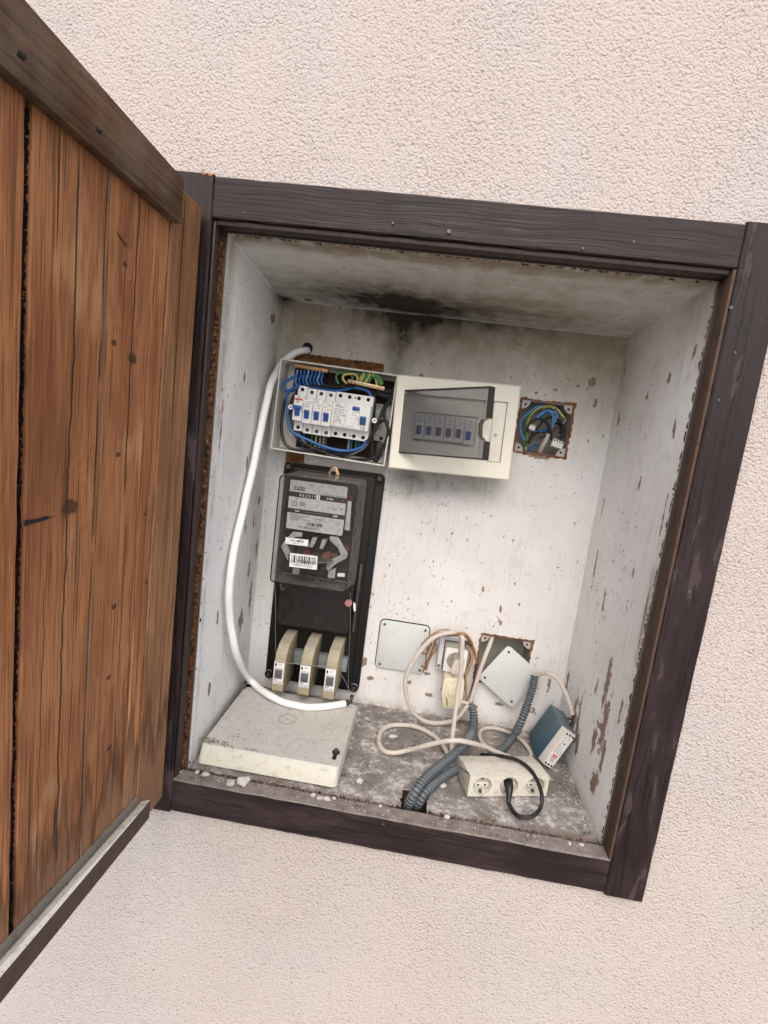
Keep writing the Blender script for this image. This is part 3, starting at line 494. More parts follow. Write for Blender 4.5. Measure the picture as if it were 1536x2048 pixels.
# bare brown plaster above the fuse box and ragged rims of the sunk boxes
def ragged(poly, seed, amp=0.0025, y=None):
    """thin flake with an uneven outline, standing just proud of the back wall"""
    b = MB(); pts = []
    for i in range(len(poly)):
        p, q = Vector(poly[i]), Vector(poly[(i + 1) % len(poly)]); n = max(2, int((q - p).length / 0.0025))
        for k in range(n):
            r = p.lerp(q, k / n); pts.append(Vector((r.x + amp * mnoise.noise(Vector((r.x * 200, r.y * 200, seed))), r.y + amp * 1.3 * mnoise.noise(Vector((r.x * 200, r.y * 200, seed + 9))))))
    cx = sum(p.x for p in pts) / len(pts); cz = sum(p.y for p in pts) / len(pts); y0 = BY - 0.0012 if y is None else y
    vs = [(p.x, y0, p.y) for p in pts] + [(cx, y0, cz)]; return b.add(vs, [(i, (i + 1) % len(pts), len(pts)) for i in range(len(pts))])
obj('bare_patch', ragged([(0.036, 0.66), (0.211, 0.66), (0.211, 0.6885), (0.06, 0.6905), (0.036, 0.690)], 3), MT['bare'], wall, smooth=False)
obj('bare_patch', ragged([(0.035, 0.455), (0.075, 0.455), (0.075, 0.50), (0.038, 0.50)], 8), MT['bare'], wall, smooth=False)
def rim(h, seed):
    b = MB(); n = 30; e = 0.0035
    x0, x1, z0, z1 = h; per = []
    for (p, q) in (((x0, z0), (x1, z0)), ((x1, z0), (x1, z1)), ((x1, z1), (x0, z1)), ((x0, z1), (x0, z0))):
        for k in range(n): t = k / n; per.append((p[0] + (q[0] - p[0]) * t, p[1] + (q[1] - p[1]) * t))
    cx, cz = (x0 + x1) / 2, (z0 + z1) / 2; vs = []
    for i, (x, z) in enumerate(per):
        j = e * (0.7 + 1.1 * mnoise.noise(Vector((x * 160, z * 160, seed)))); d = Vector((x - cx, 0, z - cz)); d = Vector((np.sign(d.x) if abs(d.x) > (x1 - x0) * .499 else 0, 0, np.sign(d.z) if abs(d.z) > (z1 - z0) * .499 else 0))
        vs += [Vector((x, BY + 0.012, z)), Vector((x, BY - 0.0008, z)) - d * 0.0015, Vector((x, BY - 0.0009, z)) + d * max(0.0004, j)]
    m = len(per); return b.add(vs, [f for i in range(m) for f in ((3 * i, 3 * ((i + 1) % m), 3 * ((i + 1) % m) + 1, 3 * i + 1), (3 * i + 1, 3 * ((i + 1) % m) + 1, 3 * ((i + 1) % m) + 2, 3 * i + 2))])
for h, sd in ((JB, 1), (J2, 2), (SK, 3)): obj('ragged_rim', rim(h, sd), MT['bare'], wall)
hl = MB().cyl((0.0592, BY - 0.0015, 0.7010), 0.0105, 0.002, 'y', 18); obj('cable_hole', hl, MT['hole'], wall)

# ------------------------------------------------------------------ brown timber frame
frame = thing('niche_frame', 'dark brown painted timber frame around the niche in the stucco wall', 'frame', (0.33, 0.0, 0.40))
def board(x0, x1, y0, y1, z0, z1, axis, seed):
    """sawn board with slightly wavering arrises"""
    b = MB(); n = 60; L0, L1 = (x0, x1) if axis == 'x' else (z0, z1); vs = []
    C = ((y0, 0), (y1, 0), (y1, 1), (y0, 1)); bv = 0.0016
    sec = []
    A0, A1 = (z0, z1) if axis == 'x' else (x0, x1)
    sec = [(y0, A0 + bv), (y0 + bv, A0), (y1, A0), (y1, A1), (y0 + bv, A1), (y0, A1 - bv)]
    for i in range(n + 1):
        t = L0 + (L1 - L0) * i / n
        for k, (y, a) in enumerate(sec):
            j = 0.0011 * mnoise.noise(Vector((t * 30, k * 3.1, seed))); vs.append((t, y + j * 0.4, a + j) if axis == 'x' else (a + j, y + j * 0.4, t))
    m = len(sec); fs = [(i * m + k, (i + 1) * m + k, (i + 1) * m + (k + 1) % m, i * m + (k + 1) % m) for i in range(n) for k in range(m)]
    fs += [tuple(range(m)), tuple(n * m + k for k in range(m))[::-1]]; b.add(vs, fs)
    bm2 = bmesh.new(); me = bpy.data.meshes.new('t'); me.from_pydata(b.v, [], b.f); bm2.from_mesh(me); bmesh.ops.recalc_face_normals(bm2, faces=bm2.faces); bpy.data.meshes.remove(me)
    return MB().bm(bm2)
obj('stile', board(FX0, 0.0, 0.0, 0.027, FZ0, FZ1, 'z', 1), MT['frame_z'], frame, world=True, smooth=False, label='stile behind the open door')
obj('stile', board(0.660, FX1, 0.0, 0.027, FZ0 - 0.001, FZ1 + 0.001, 'z', 2), MT['frame_z'], frame, world=True, smooth=False, label='stile right of the niche, worn through low down')
obj('top_rail', board(0.0008, 0.6592, 0.0012, 0.027, 0.8106, FZ1 - 0.0012, 'x', 3), MT['frame_x'], frame, world=True, smooth=False)
obj('bottom_rail', board(0.0008, 0.6592, 0.0015, 0.027, FZ0 + 0.001, 0.0, 'x', 4), MT['frame_x'], frame, world=True, smooth=False)
obj('rebate_strip', MB().box(0.6560, 0.6598, 0.0012, 0.024, 0.001, 0.8095, 0.0008), MT['rebate'], frame, world=True)
obj('rebate_strip', MB().box(0.0004, 0.0040, 0.0060, 0.022, 0.001, 0.8095, 0.0008), MT['rebate_dark'], frame, world=True)
obj('rebate_strip', MB().box(0.0045, 0.654, 0.0060, 0.0235, 0.8040, 0.8103, 0.0008), MT['rebate_dark'], frame, world=True)
for (px, py, w_) in ((408, 347, .006), (421, 349, .008)):
    c = PY(px, py, -0.0006); obj('bare_chip', MB().add([c + Vector((-w_ * .5, 0, .0012)), c + Vector((w_ * .3, 0, .0016)), c + Vector((w_ * .5, 0, 0)), c + Vector((0, 0, -.0018)), c + Vector((-w_ * .4, 0, -.0006))], [(0, 1, 2, 3, 4)]), m_simple('bare_orange_wood', (0.36, 0.16, 0.07), 0.8), frame, world=True, smooth=False)
def nail(px, py, r=0.0022, y=-0.0004, mat='dark_steel'):
    c = PY(px, py, y); obj('nail_head', MB().cyl(c, r, 0.0016, 'y', 10), MT[mat], frame, world=True)
for p in ((898, 463, .0026), (786, 446, .0016), (1462, 615, .002), (1470, 705, .0014), (1437, 800, .0014), (1378, 1183, .002), (1166, 497, .0014), (767, 1648, .002)): nail(*p)
for (x, z, l) in ((0.69, 0.42, 0.030), (0.684, 0.155, 0.030), (0.679, 0.125, 0.018)):
    obj('crack', MB().add([(x, -0.0008, z), (x + 0.0022, -0.0008, z - l * 0.4), (x + 0.006, -0.0008, z - l), (x - 0.001, -0.0008, z - l * 0.5)], [(0, 1, 2, 3)]), MT['hole'], frame, world=True, smooth=False)

# ------------------------------------------------------------------ open wooden door, hinged on the left stile
DX = -0.009                                       # plane of its inner face (it faces +x)
door = thing('cabinet_door', 'open wooden plank door of orange brown boards, left of the niche', 'door', (DX, -0.016, 0.0))
knots = [(-0.150, 0.609, 0.010), (-0.2435, 0.457, 0.014), (-0.168, 0.505, 0.005), (-0.166, 0.245, 0.005), (-0.157, 0.15, 0.006), (-0.105, 0.43, 0.004), (-0.36, 0.43, 0.02), (-0.47, 0.65, 0.012), (-0.62, 0.3, 0.014), (-0.093, 0.34, 0.004), (-0.185, 0.62, 0.006), (-0.172, 0.70, 0.005), (-0.162, 0.33, 0.006)]
knl = [(u + 0.016, z, r) for (u, z, r) in knots]
MT['plank'] = m_doorwood('orange_brown_plank', 2, 1, knl, 0.0, [(u + 0.016, a, b, w) for (u, a, b, w) in ((-0.153, 0.45, 0.80, 0.0018), (-0.146, 0.02, 0.44, 0.0012), (-0.247, 0.03, 0.78, 0.0017), (-0.250, 0.06, 0.16, 0.0022), (-0.180, 0.02, 0.35, 0.0008), (-0.104, 0.1, 0.7, 0.0007), (-0.34, 0.1, 0.7, 0.001), (-0.232, 0.05, 0.5, 0.0007), (-0.275, 0.02, 0.4, 0.0008), (-0.126, 0.02, 0.5, 0.0008))]); MT['batten'] = m_doorwood('brown_batten', 1, 2, (), 0.35, (), ((0.050, 0.022, 0.010), (0.145, 0.073, 0.036)))
MT['stile_w'] = m_doorwood('hinge_board', 2, 1, (), 0.05, (), ((0.27, 0.125, 0.056), (0.50, 0.265, 0.130)))
def zt(u): return 0.8150 + 0.052 * (u - 0.02)
def zb(u): return -0.0165 + 0.062 * (u - 0.012)
def plank(u0, u1, x1=DX, th=0.020, zt_=zt, zb_=zb, seed=0, rough=0.0011):
    b = MB(); n = 70; vs = []; bv = 0.0014
    sec = [(x1 - th, 0, 0), (x1 - bv, 0, 0), (x1, bv, 0), (x1, -bv, 1), (x1 - bv, 0, 1), (x1 - th, 0, 1)]
    for i in range(n + 1):
        t = i / n
        for k, (x, du, e) in enumerate(sec):
            u = (u1 if e else u0) + du; z = zb_(u) + (zt_(u) - zb_(u)) * t
            u += rough * mnoise.noise(Vector((z * 28, e * 7.0, seed * 3.7))) + 0.5 * rough * mnoise.noise(Vector((z * 110, e * 7.0, seed)))
            vs.append((x, -u, z))
    m = 6; fs = [(i * m + k, i * m + (k + 1) % m, (i + 1) * m + (k + 1) % m, (i + 1) * m + k) for i in range(n) for k in range(m)]
    fs += [tuple(range(m))[::-1], tuple(n * m + k for k in range(m))]; return b.add(vs, fs)
edges = [(0.0880, 0.1185), (0.1200, 0.2050), (0.2068, 0.3012), (0.3088, 0.392), (0.3935, 0.480), (0.482, 0.572), (0.574, 0.655), (0.657, 0.735)]
for i, (a, b) in enumerate(edges): obj('plank', plank(a, b, seed=i + 1), MT['plank'], door, world=True, smooth=False)
obj('hinge_board', plank(0.0125, 0.0868, DX + 0.0015, 0.026, seed=20, zt_=lambda u: 0.8150 + 0.05 * (u - 0.02), zb_=lambda u: -0.020), MT['stile_w'], door, world=True, smooth=False)
obj('backing', MB().prism([(-0.0135, -0.014), (-0.734, 0.026), (-0.734, 0.846), (-0.0135, 0.809)], 'x', DX - 0.030, DX - 0.021), MT['black_gap'], door, world=True, smooth=False, label='dark outer boards showing through the gaps')
obj('pale_strip', plank(0.2010, 0.2052, DX + 0.0009, 0.004, seed=31, zb_=lambda u: zb(u) + 0.03), m_doorwood('pale_worn_arris', 2, 1, (), 0.2, (), ((0.20, 0.095, 0.045), (0.36, 0.19, 0.095))), door, world=True, smooth=False)
gm = NT('peeling_black_seal'); gc = gm.co(); ga = gm.noise(gc, 240, 4, 0.65); gm.fin(gm.mix(gm.mr(ga, 0.60, 0.70), (0.012, 0.010, 0.009), (0.17, 0.11, 0.075)), 0.9, gm.bump(ga, 1.0, 0.003), spec=0.1)
obj('peeling_seal', crumble((DX - 0.003, -0.3004, 0.04), (DX - 0.003, -0.3004, 0.775), (-0.004, -0.0045, 0), (0.7, -0.5, 0), 420, 11, 0.003), gm.mat, door, world=True)
bt = MB().prism([(-0.0845, 0.7712), (-0.735, 0.7890), (-0.735, zt(0.735) + 0.001), (-0.0845, zt(0.0845) + 0.001)], 'x', DX + 0.0004, DX + 0.0125, 0.0012)
obj('top_batten', bt, MT['batten'], door, world=True)
# weathered drip ledge at the foot of the door, with a grey strip above it
def slope_bar(name, x0, x1, rows, mat, m2=None):
    """rows: (u, z_back_top, z_front_top, z_bottom) at both ends"""
    (ua, a0, a1, a2), (ub, b0, b1, b2) = rows
    b = MB(); vs = [(x0, -ua, a2), (x1, -ua, a2), (x1, -ua, a1), (x0, -ua, a0), (x0, -ub, b2), (x1, -ub, b2), (x1, -ub, b1), (x0, -ub, b0)]
    b.add(vs, [(0, 1, 2, 3), (7, 6, 5, 4), (1, 5, 6, 2), (0, 4, 5, 1)], 0); b.add(vs, [(2, 6, 7, 3)], 1 if m2 else 0)
    return obj(name, b, [mat, m2] if m2 else mat, door, world=True, smooth=False)
slope_bar('drip_ledge', DX + 0.0005, 0.006, ((0.076, 0.0185, 0.0235, -0.004), (0.736, 0.068, 0.060, 0.03)), m_plastic('bare_brown_ledge', (0.075, 0.047, 0.032), 0.8, 0.5, (0.03, 0.02, 0.015)), MT['ledge_white'])
slope_bar('weather_strip', DX + 0.0006, DX + 0.0045, ((0.088, 0.0350, 0.0335, 0.0270), (0.736, 0.0800, 0.0785, 0.072)), MT['ledge_grey'])
sp = MB(); c = PX(85, 1040, DX + 0.0006); sp.add([c + Vector((0, 0.019, 0.0015)), c + Vector((0, 0.008, 0.0012)), c + Vector((0, 0.006, 0.0030)), c + Vector((0, -0.008, 0.0022)), c + Vector((0, -0.021, 0.0032)), c + Vector((0, -0.022, -0.0022)), c + Vector((0, -0.010, -0.0012)), c + Vector((0, 0.003, -0.0008))], [tuple(range(8))])
obj('split', sp, MT['hole'], door, world=True, smooth=False); sp = MB(); c = PX(243, 478, DX + 0.0006); sp.add([c + Vector((0, 0.010, -0.0050)), c + Vector((0, 0.009, -0.0028)), c + Vector((0, -0.010, 0.0055)), c + Vector((0, -0.005, 0.0016))], [(0, 1, 2, 3)])
obj('split', sp, MT['hole'], door, world=True, smooth=False)
for p in ((42, 115), (198, 265)):
    c = PX(p[0], p[1], DX + 0.0132); nl = MB()
    for k in range(7): nl.tube([c + Vector((-.0008, 0.0009 * k - .003, -0.0008)), c + Vector((0, 0.0011 * k - .0015, 0.0022 + 0.002 * random.random()))], 0.00045, 5, 0.003)
    obj('cut_nail', nl, MT['hole'], door, world=True)

# ------------------------------------------------------------------ circuit breakers (local: x,z centred, y = 0 at the rail, front at -y)
def breaker_body(w, mods):
    b = MB(); g = 0.0004
    for k in range(mods):
        x0 = -w / 2 + w * k / mods + g; x1 = -w / 2 + w * (k + 1) / mods - g
        if mods > 1: x0, x1 = (-w / 2 + g, w / 2 - g)
        b.prism([(0, -0.041), (-0.044, -0.041), (-0.044, -0.0232), (-0.062, -0.0222), (-0.062, 0.0222), (-0.044, 0.0232), (-0.044, 0.041), (0, 0.041)], 'x', x0, x1, 0.0008)
        if mods > 1: break
    return b
def small_breaker(label, loc, rot, group, tog='blue_tog', wide=False, red=False, screw=True, up=False):
    t = thing('circuit_breaker', label, 'circuit breaker', loc, rot, group)
    obj('body', breaker_body(0.0178, 1), MT['white_pl'], t)
    for z in (0.0345, -0.0345):
        h = MB().cyl((0, -0.0443, z), 0.0034, 0.001, 'y', 14); o = obj('terminal', h, MT['hole'], t)
        if screw: obj('screw', MB().cyl((0.0003, -0.0449, z), 0.0024, 0.001, 'y', 12).box(-0.0022, 0.0022, -0.0457, -0.045, z - 0.0004, z + 0.0004, mi=1), [MT['dark_steel'], MT['hole']], o)
    obj('toggle_slot', MB().box(-0.0052, 0.0052, -0.0628, -0.0615, -0.0155, 0.001, 0.0004), MT['white_pl'], t)
    tg = MB().prism([(-0.0622, -0.0145), (-0.0650, -0.0135), (-0.0665, -0.006), (-0.0700, -0.001), (-0.0690, 0.0015), (-0.0622, 0.0005)], 'x', -0.0045, 0.0045, 0.0004)
    if wide: tg.box(-0.0083, 0.0083, -0.0705, -0.0665, -0.001, 0.0045, 0.0006)
    obj('toggle', tg, MT[tog], t)
    p = MB(); y = -0.0624
    if red: text_mb(p, 'ABB', 0.0, 0.0195, 0.0040, y, 'CENTER', 1); p.add([(-0.0072, y, 0.0140), (0.0072, y, 0.0140), (0.0072, y, 0.0170), (-0.0072, y, 0.0170)], [(0, 1, 2, 3)], 2); p.add([(-0.004, y, 0.0110), (0.0005, y, 0.0110), (0.0005, y, 0.0125), (-0.004, y, 0.0125)], [(0, 1, 2, 3)], 1)
    else:
        for q in range(5):
            z = 0.0195 - q * 0.0031; l = random.uniform(0.004, 0.011); x0 = random.choice((-0.006, -0.003, 0.0)); x0 = min(x0, 0.0065 - l)
            p.add([(x0, y, z), (x0 + l, y, z), (x0 + l, y, z + 0.0009), (x0, y, z + 0.0009)], [(0, 1, 2, 3)])
    obj('printing', p, [MT['ink_grey'], MT['ink'], MT['ink_red']], t, smooth=False); return t

# ------------------------------------------------------------------ open fuse box (its cover lies on the niche floor)
B1L = Vector((0.1332, BY - 0.0015, 0.5851)); B1R = (0, R(1.35), 0)
fb = thing('distribution_box', 'open grey white fuse box without its cover, full of coloured wires', 'fuse box', B1L, B1R)
h = MB(); W2, H2, D = 0.1092, 0.0835, 0.0575; t_ = 0.0026
h.box(-W2, W2, -0.003, 0.0, -H2, H2, 0)
for (a, b, c, d) in ((-W2, W2, H2 - t_, H2), (-W2, W2, -H2, -H2 + t_), (-W2, -W2 + t_, -H2 + t_, H2 - t_), (W2 - t_, W2, -H2 + t_, H2 - t_)): h.box(a, b, -D, -0.0031, c, d, 0.0005, 1)
obj('housing', h, MT['housing_pl'], fb)
M1 = mat4(fb); M1i = M1.inverted()
def fbz(px, py, y): return M1i @ PY(px, py, y)
obj('mounting_rail', MB().box(-0.085, 0.087, -0.010, -0.0032, -0.0175, 0.0175, 0.0006), MT['zinc'], fb)
obj('back_opening', MB().box(-0.075, 0.092, -0.0036, -0.0031, -0.076, -0.040).box(-0.095, 0.10, -0.0036, -0.0031, 0.030, 0.075), m_simple('dark_box_back', (0.035, 0.02, 0.016), 0.8), fb)
for (a, b) in ((581.5, 814), (749, 841)):
    p = fbz(a, b, 0.262); sp_ = MB().cyl((p.x, p.y + 0.02, p.z), 0.0028, 0.04, 'y', 14).ring((p.x, p.y - 0.001, p.z), 0.0016, 0.0046, 0.002, 18); sp_.cyl((p.x, p.y - 0.0002, p.z), 0.0017, 0.001, 'y', 10, mi=1)
    obj('cover_post', sp_, [MT['cable_white'], MT['hole']], fb)
def term_bar(name, p0, p1, n, mat, seed):
    a, b = fbz(*p0), fbz(*p1); ang = math.atan2(b.z - a.z, b.x - a.x); L = (b - a).length; M = Matrix.Translation((a + b) / 2) @ Matrix.Rotation(-ang, 4, 'Y')
    o = obj(name, MB().box(-L / 2 - 0.004, L / 2 + 0.004, -0.004, 0.006, -0.0035, 0.0035, 0.0006, M=M), MT[mat], fb)
    for k in range(n):
        x = -L / 2 + L * k / (n - 1); obj('screw', MB().cyl((x, -0.0048, 0), 0.0023, 0.0018, 'y', 12, M=M).box(x - 0.002, x + 0.002, -0.0061, -0.0055, -0.0003, 0.0003, M=M, mi=1), [MT['brass'] if mat == 'copper' else MT['steel'], MT['hole']], o)
    return o
term_bar('neutral_bar', (594, 732, 0.285), (653, 742, 0.285), 11, 'copper', 1)
term_bar('earth_bar', (700, 763, 0.278), (765, 777, 0.278), 9, 'brass', 2)
def wire(parent, mat, crop, pts, ys, r=0.0022, name='wire', step=0.005):
    """a wire through points read off an enlarged crop (x0, y0, scale); ys = depth at each point"""
    x0, y0, k = crop; P = []
    for i, (a, b) in enumerate(pts):
        y = ys if isinstance(ys, (int, float)) else ys[min(len(ys) - 1, i * len(ys) // len(pts))]; P.append(PY(x0 + a / k, y0 + b / k, y))
    return obj(name, MB().tube(P, r, 8, step), MT[mat], parent, world=True)
K1 = (500, 660, 4.8)
wire(fb, 'w_blue', K1, [(455, 425), (430, 450), (380, 475), (330, 510), (320, 560), (365, 588), (430, 578), (490, 545)], 0.277, 0.0030)
wire(fb, 'w_blue', K1, [(480, 540), (430, 555), (380, 580), (352, 640), (362, 760), (365, 880), (395, 965), (480, 1022), (600, 1075), (760, 1135), (900, 1160), (1010, 1150), (1090, 1110), (1120, 1060)], 0.268, 0.0027)
wire(fb, 'w_blue', K1, [(520, 545), (640, 565), (760, 580), (880, 578), (990, 555), (1090, 568), (1150, 605), (1175, 680)], 0.283, 0.0026)
wire(fb, 'w_blue', K1, [(560, 1060), (700, 1120), (860, 1165), (980, 1165), (1070, 1135)], 0.274, 0.0026)
for i in range(8):
    x = 455 + i * 36; wire(fb, 'w_blue' if i % 3 else 'w_lblue', K1, [(x, 385), (x - 5, 410), (x - 2 - 8 * (i > 1), 440), (x - 18 - 8 * (i > 2), 480), (x - 12, 515), (x + 18, 550), (x + 60, 560)], [0.284, 0.280, 0.285, 0.292], 0.0020)
wire(fb, 'w_black', K1, [(365, 600), (335, 690), (310, 830), (303, 950), (330, 1080), (400, 1138), (520, 1157), (620, 1142), (700, 1150)], 0.280, 0.0030)
wire(fb, 'w_black', K1, [(1360, 650), (1290, 745), (1225, 900), (1155, 1035), (1060, 1125), (920, 1188), (760, 1180), (600, 1130), (480, 1065), (420, 960), (388, 800), (400, 680), (465, 590), (560, 540), (720, 545), (900, 545), (1040, 560)], [0.272, 0.268, 0.272, 0.28, 0.283, 0.284, 0.284, 0.282, 0.284], 0.0030)
wire(fb, 'w_black', K1, [(1350, 680), (1300, 760), (1295, 850), (1330, 950), (1310, 1060), (1240, 1185), (1150, 1235), (1000, 1245), (860, 1225), (740, 1190)], [0.27, 0.274, 0.28], 0.0030)
wire(fb, 'w_black', K1, [(1180, 990), (1225, 915), (1275, 872), (1322, 885), (1330, 960), (1290, 1120), (1225, 1245), (1190, 1250), (1172, 1180), (1178, 1000), (1190, 800), (1200, 680), (1180, 600)], [0.275, 0.272, 0.272, 0.278, 0.29, 0.29], 0.0026)
for k, (m_, dy) in enumerate((('w_black', 0), ('w_brown', 12), ('w_black', 26), ('w_grey', 8), ('w_black', 38))):
    wire(fb, m_, K1, [(415 + 14 * k, 960 + dy), (455 + 14 * k, 1035 + dy), (520 + 10 * k, 1100 + dy * .6), (640, 1140 + dy * .7), (800, 1180 + dy * .4), (960, 1190 + dy * .3), (1080, 1130 + dy * .5), (1160, 1030 + dy)], 0.290 + 0.004 * (k % 3), 0.0026)
for k in range(4): wire(fb, 'w_black' if k % 2 else 'w_brown', K1, [(500 + 20 * k, 555 - 6 * k), (640, 530 + 10 * k), (820, 545 + 6 * k), (980, 530 + 8 * k), (1130, 560 + 8 * k), (1230, 590 + 10 * k), (1360, 600 + 16 * k)], 0.298 - 0.003 * k, 0.0028)
wire(fb, 'w_yellow', K1, [(350, 600), (335, 660), (322, 780)], 0.288, 0.0020)
wire(fb, 'w_green', K1, [(850, 520), (826, 470), (838, 425), (900, 408), (965, 425), (985, 480)], 0.286, 0.0021)
wire(fb, 'w_yellow', K1, [(930, 515), (890, 470), (905, 430), (960, 420), (1020, 432), (1030, 490)], 0.281, 0.0021)
for i, x in enumerate((1080, 1110, 1135, 1165)): wire(fb, 'w_yellow' if i % 2 == 0 else 'w_green', K1, [(x + 10, 405), (x + 18, 430), (x - 5, 470), (x - 35, 515)], 0.279, 0.0020)
wire(fb, 'w_yellow', K1, [(1175, 425), (1205, 460), (1218, 530)], 0.277, 0.0021); wire(fb, 'w_green', K1, [(1200, 440), (1240, 470), (1262, 530)], 0.277, 0.0050)
wire(fb, 'w_yellow', K1, [(1090, 415), (1060, 460), (1010, 500)], 0.284, 0.0020); wire(fb, 'w_green', K1, [(1010, 425), (1060, 405), (1100, 430)], 0.288, 0.0020)
for i, (x, m_) in enumerate(((520, 'w_blue'), (600, 'w_green'), (640, 'w_yellow'), (680, 'w_grey'), (715, 'w_grey'), (740, 'w_brown'), (960, 'w_grey'), (985, 'w_blue'), (1030, 'w_green'), (1060, 'w_blue'))): wire(fb, m_, K1, [(x, 960), (x - 3, 1020), (x - 12, 1100), (x - 20, 1170)], 0.297, 0.0024)
wire(fb, 'w_black', K1, [(1215, 545), (1260, 580), (1320, 590), (1375, 600)], 0.287, 0.0045); wire(fb, 'w_black', K1, [(1215, 590), (1260, 620), (1320, 640), (1375, 640)], 0.287, 0.0045)
obj('black_clip', MB().box(0.0835, 0.098, -0.012, -0.003, -0.068, -0.042, 0.001), m_simple('charcoal_clip', (0.07, 0.07, 0.075), 0.5), fb)
p = fbz(762, 877, 0.322); obj('slotted_hole', MB().cyl((p.x, -0.0034, p.z), 0.0036, 0.0008, 'y', 14), MT['hole'], fb)
RY = 0.312                                         # plane of the rail, breakers reach forward to y = 0.25
gB = 'circuit breakers in the open fuse box'
bx = [0.0639 + 0.0089, 0.0639 + 0.0267, 0.0639 + 0.0446, 0.0639 + 0.0624]; bz = 0.5812
def brk(i): return Vector((bx[i], RY, bz - 0.0235 * (bx[i] - 0.1335) + (0.0 if i else 0.0025)))
small_breaker('white breaker with red print and wide blue toggle, leftmost in open fuse box', brk(0), B1R, gB, wide=True, red=True, screw=False)
small_breaker('white breaker with blue toggle, beside the one with red print', brk(1), B1R, gB)
small_breaker('white breaker with blue toggle, third from left in open fuse box', brk(2), B1R, gB)
small_breaker('white breaker with blue toggle, touching the wide leakage switch', brk(3), B1R, gB)
rc = thing('residual_current_breaker', 'wide white four pole leakage switch with teal toggle in open fuse box', 'safety switch', (0.1702, RY, bz - 0.0235 * (0.1702 - 0.1335) + 0.0015), B1R)
obj('body', breaker_body(0.0700, 4), MT['white_pl'], rc)
for z in (0.0345, -0.0345):
    for k in range(4):
        x = -0.0262 + 0.0172 * k; tm = obj('terminal', MB().cyl((x, -0.0443, z), 0.0034, 0.001, 'y', 14), MT['hole'], rc)
    obj('test_screw', MB().cyl((0.0015, -0.0443, z), 0.0018, 0.001, 'y', 12), MT['ink_grey'], rc)
obj('label_plate', MB().box(-0.0335, 0.0155, -0.0632, -0.0618, -0.0205, 0.0205, 0.0004), MT['paper'], rc)
obj('test_button', MB().box(0.0020, 0.0150, -0.0650, -0.0630, 0.0115, 0.0185, 0.0005), MT['blue_tog'], rc)
obj('toggle', MB().prism([(-0.0622, -0.0125), (-0.0655, -0.0115), (-0.0690, 0.0000), (-0.0690, 0.0030), (-0.0622, 0.0030)], 'x', 0.0185, 0.0290, 0.0005), MT['teal_tog'], rc)
p = MB(); y = -0.0634
text_mb(p, 'OEZ', -0.0295, 0.0150, 0.0058, y, 'LEFT', 1); p.add([(-0.0185, y, 0.0130), (-0.0140, y, 0.0130), (-0.0140, y, 0.0138), (-0.0185, y, 0.0138)], [(0, 1, 2, 3)], 0)
for i, s in enumerate(('OFE 25-4', 'I\u0394n 30mA', 'Un 230/400V', 'In 25A', 'Inc 10kA', 'IP20  -25')): text_mb(p, s, -0.0300, 0.0090 - 0.0046 * i, 0.0042, y)
text_mb(p, 'Test monthly', 0.0022, 0.0085, 0.0026, y); text_mb(p, 'IP 20', 0.0035, 0.0035, 0.0032, y); text_mb(p, 'IEC 61008', -0.0030, -0.0180, 0.0028, y, 'LEFT', 1)
text_mb(p, 'CE', 0.0195, -0.0185, 0.0082, -0.0624)
obj('printing', p, [MT['ink'], MT['ink_blue']], rc, smooth=False)

# ------------------------------------------------------------------ closed fuse box with the smoked flap ajar
B2L = Vector((0.3555, BY - 0.001, 0.5850)); B2R = (0, R(-1.6), 0)
cb = thing('distribution_box', 'cream fuse box with smoked flap ajar, right of the open fuse box', 'fuse box', B2L, B2R)
W2, H2 = 0.1095, 0.0840; FY = -0.0660
IX0, IX1, IZ0, IZ1 = -0.0935, 0.0905, 0.0530, -0.0545     # recess of the flap
hb = MB().box(-W2 + 0.004, W2 - 0.004, -0.050, 0.0, -H2 + 0.004, H2 - 0.004, 0.002); obj('housing', hb, MT['cream_pl'], cb)
fr = MB()
def ring_frame(b, o, i, y0, y1, bev):
    """rectangular frame: outer (x0,x1,z0,z1), inner likewise, chamfered outer edge"""
    def lp(r, y): return [Vector((r[0], y, r[2])), Vector((r[1], y, r[2])), Vector((r[1], y, r[3])), Vector((r[0], y, r[3]))]
    e = (o[0] + bev, o[1] - bev, o[2] + bev, o[3] - bev)
    L = [lp(o, y1), lp(o, y0 + bev), lp(e, y0), lp(i, y0), lp((i[0] + .001, i[1] - .001, i[2] + .001, i[3] - .001), y1)]
    vs = [p for l in L for p in l]; b.add(vs, [(k * 4 + a, k * 4 + (a + 1) % 4, (k + 1) * 4 + (a + 1) % 4, (k + 1) * 4 + a) for k in range(4) for a in range(4)])
ring_frame(fr, (-W2, W2, -H2, H2), (IX0, IX1, IZ1, IZ0), FY, -0.046, 0.0022); obj('front_frame', fr, MT['cream_pl'], cb)
pn = MB(); sx0, sx1, sz0, sz1 = -0.0700, 0.0420, -0.0300, 0.0230       # slot over the breakers
for (a, b, c, d) in ((IX0, sx0, IZ1, IZ0), (sx1, 0.0500, IZ1, IZ0), (sx0, sx1, sz1, IZ0), (sx0, sx1, IZ1, sz0)): pn.box(a, b, -0.0555, -0.0535, c, d)
obj('inner_panel', pn, MT['cream_pl'], cb)
obj('right_panel', MB().box(0.0505, 0.0900, -0.0575, -0.0540, IZ1, IZ0, 0.0006).box(0.0545, 0.0640, -0.0590, -0.0570, 0.006, 0.045, 0.0006).box(0.0545, 0.0640, -0.0590, -0.0570, -0.048, -0.001, 0.0006), MT['cream_pl'], cb)
obj('panel_post', MB().box(0.0680, 0.0895, -0.0620, -0.0572, IZ1 + 0.001, IZ0 - 0.001, 0.0008), MT['cream_pl'], cb)
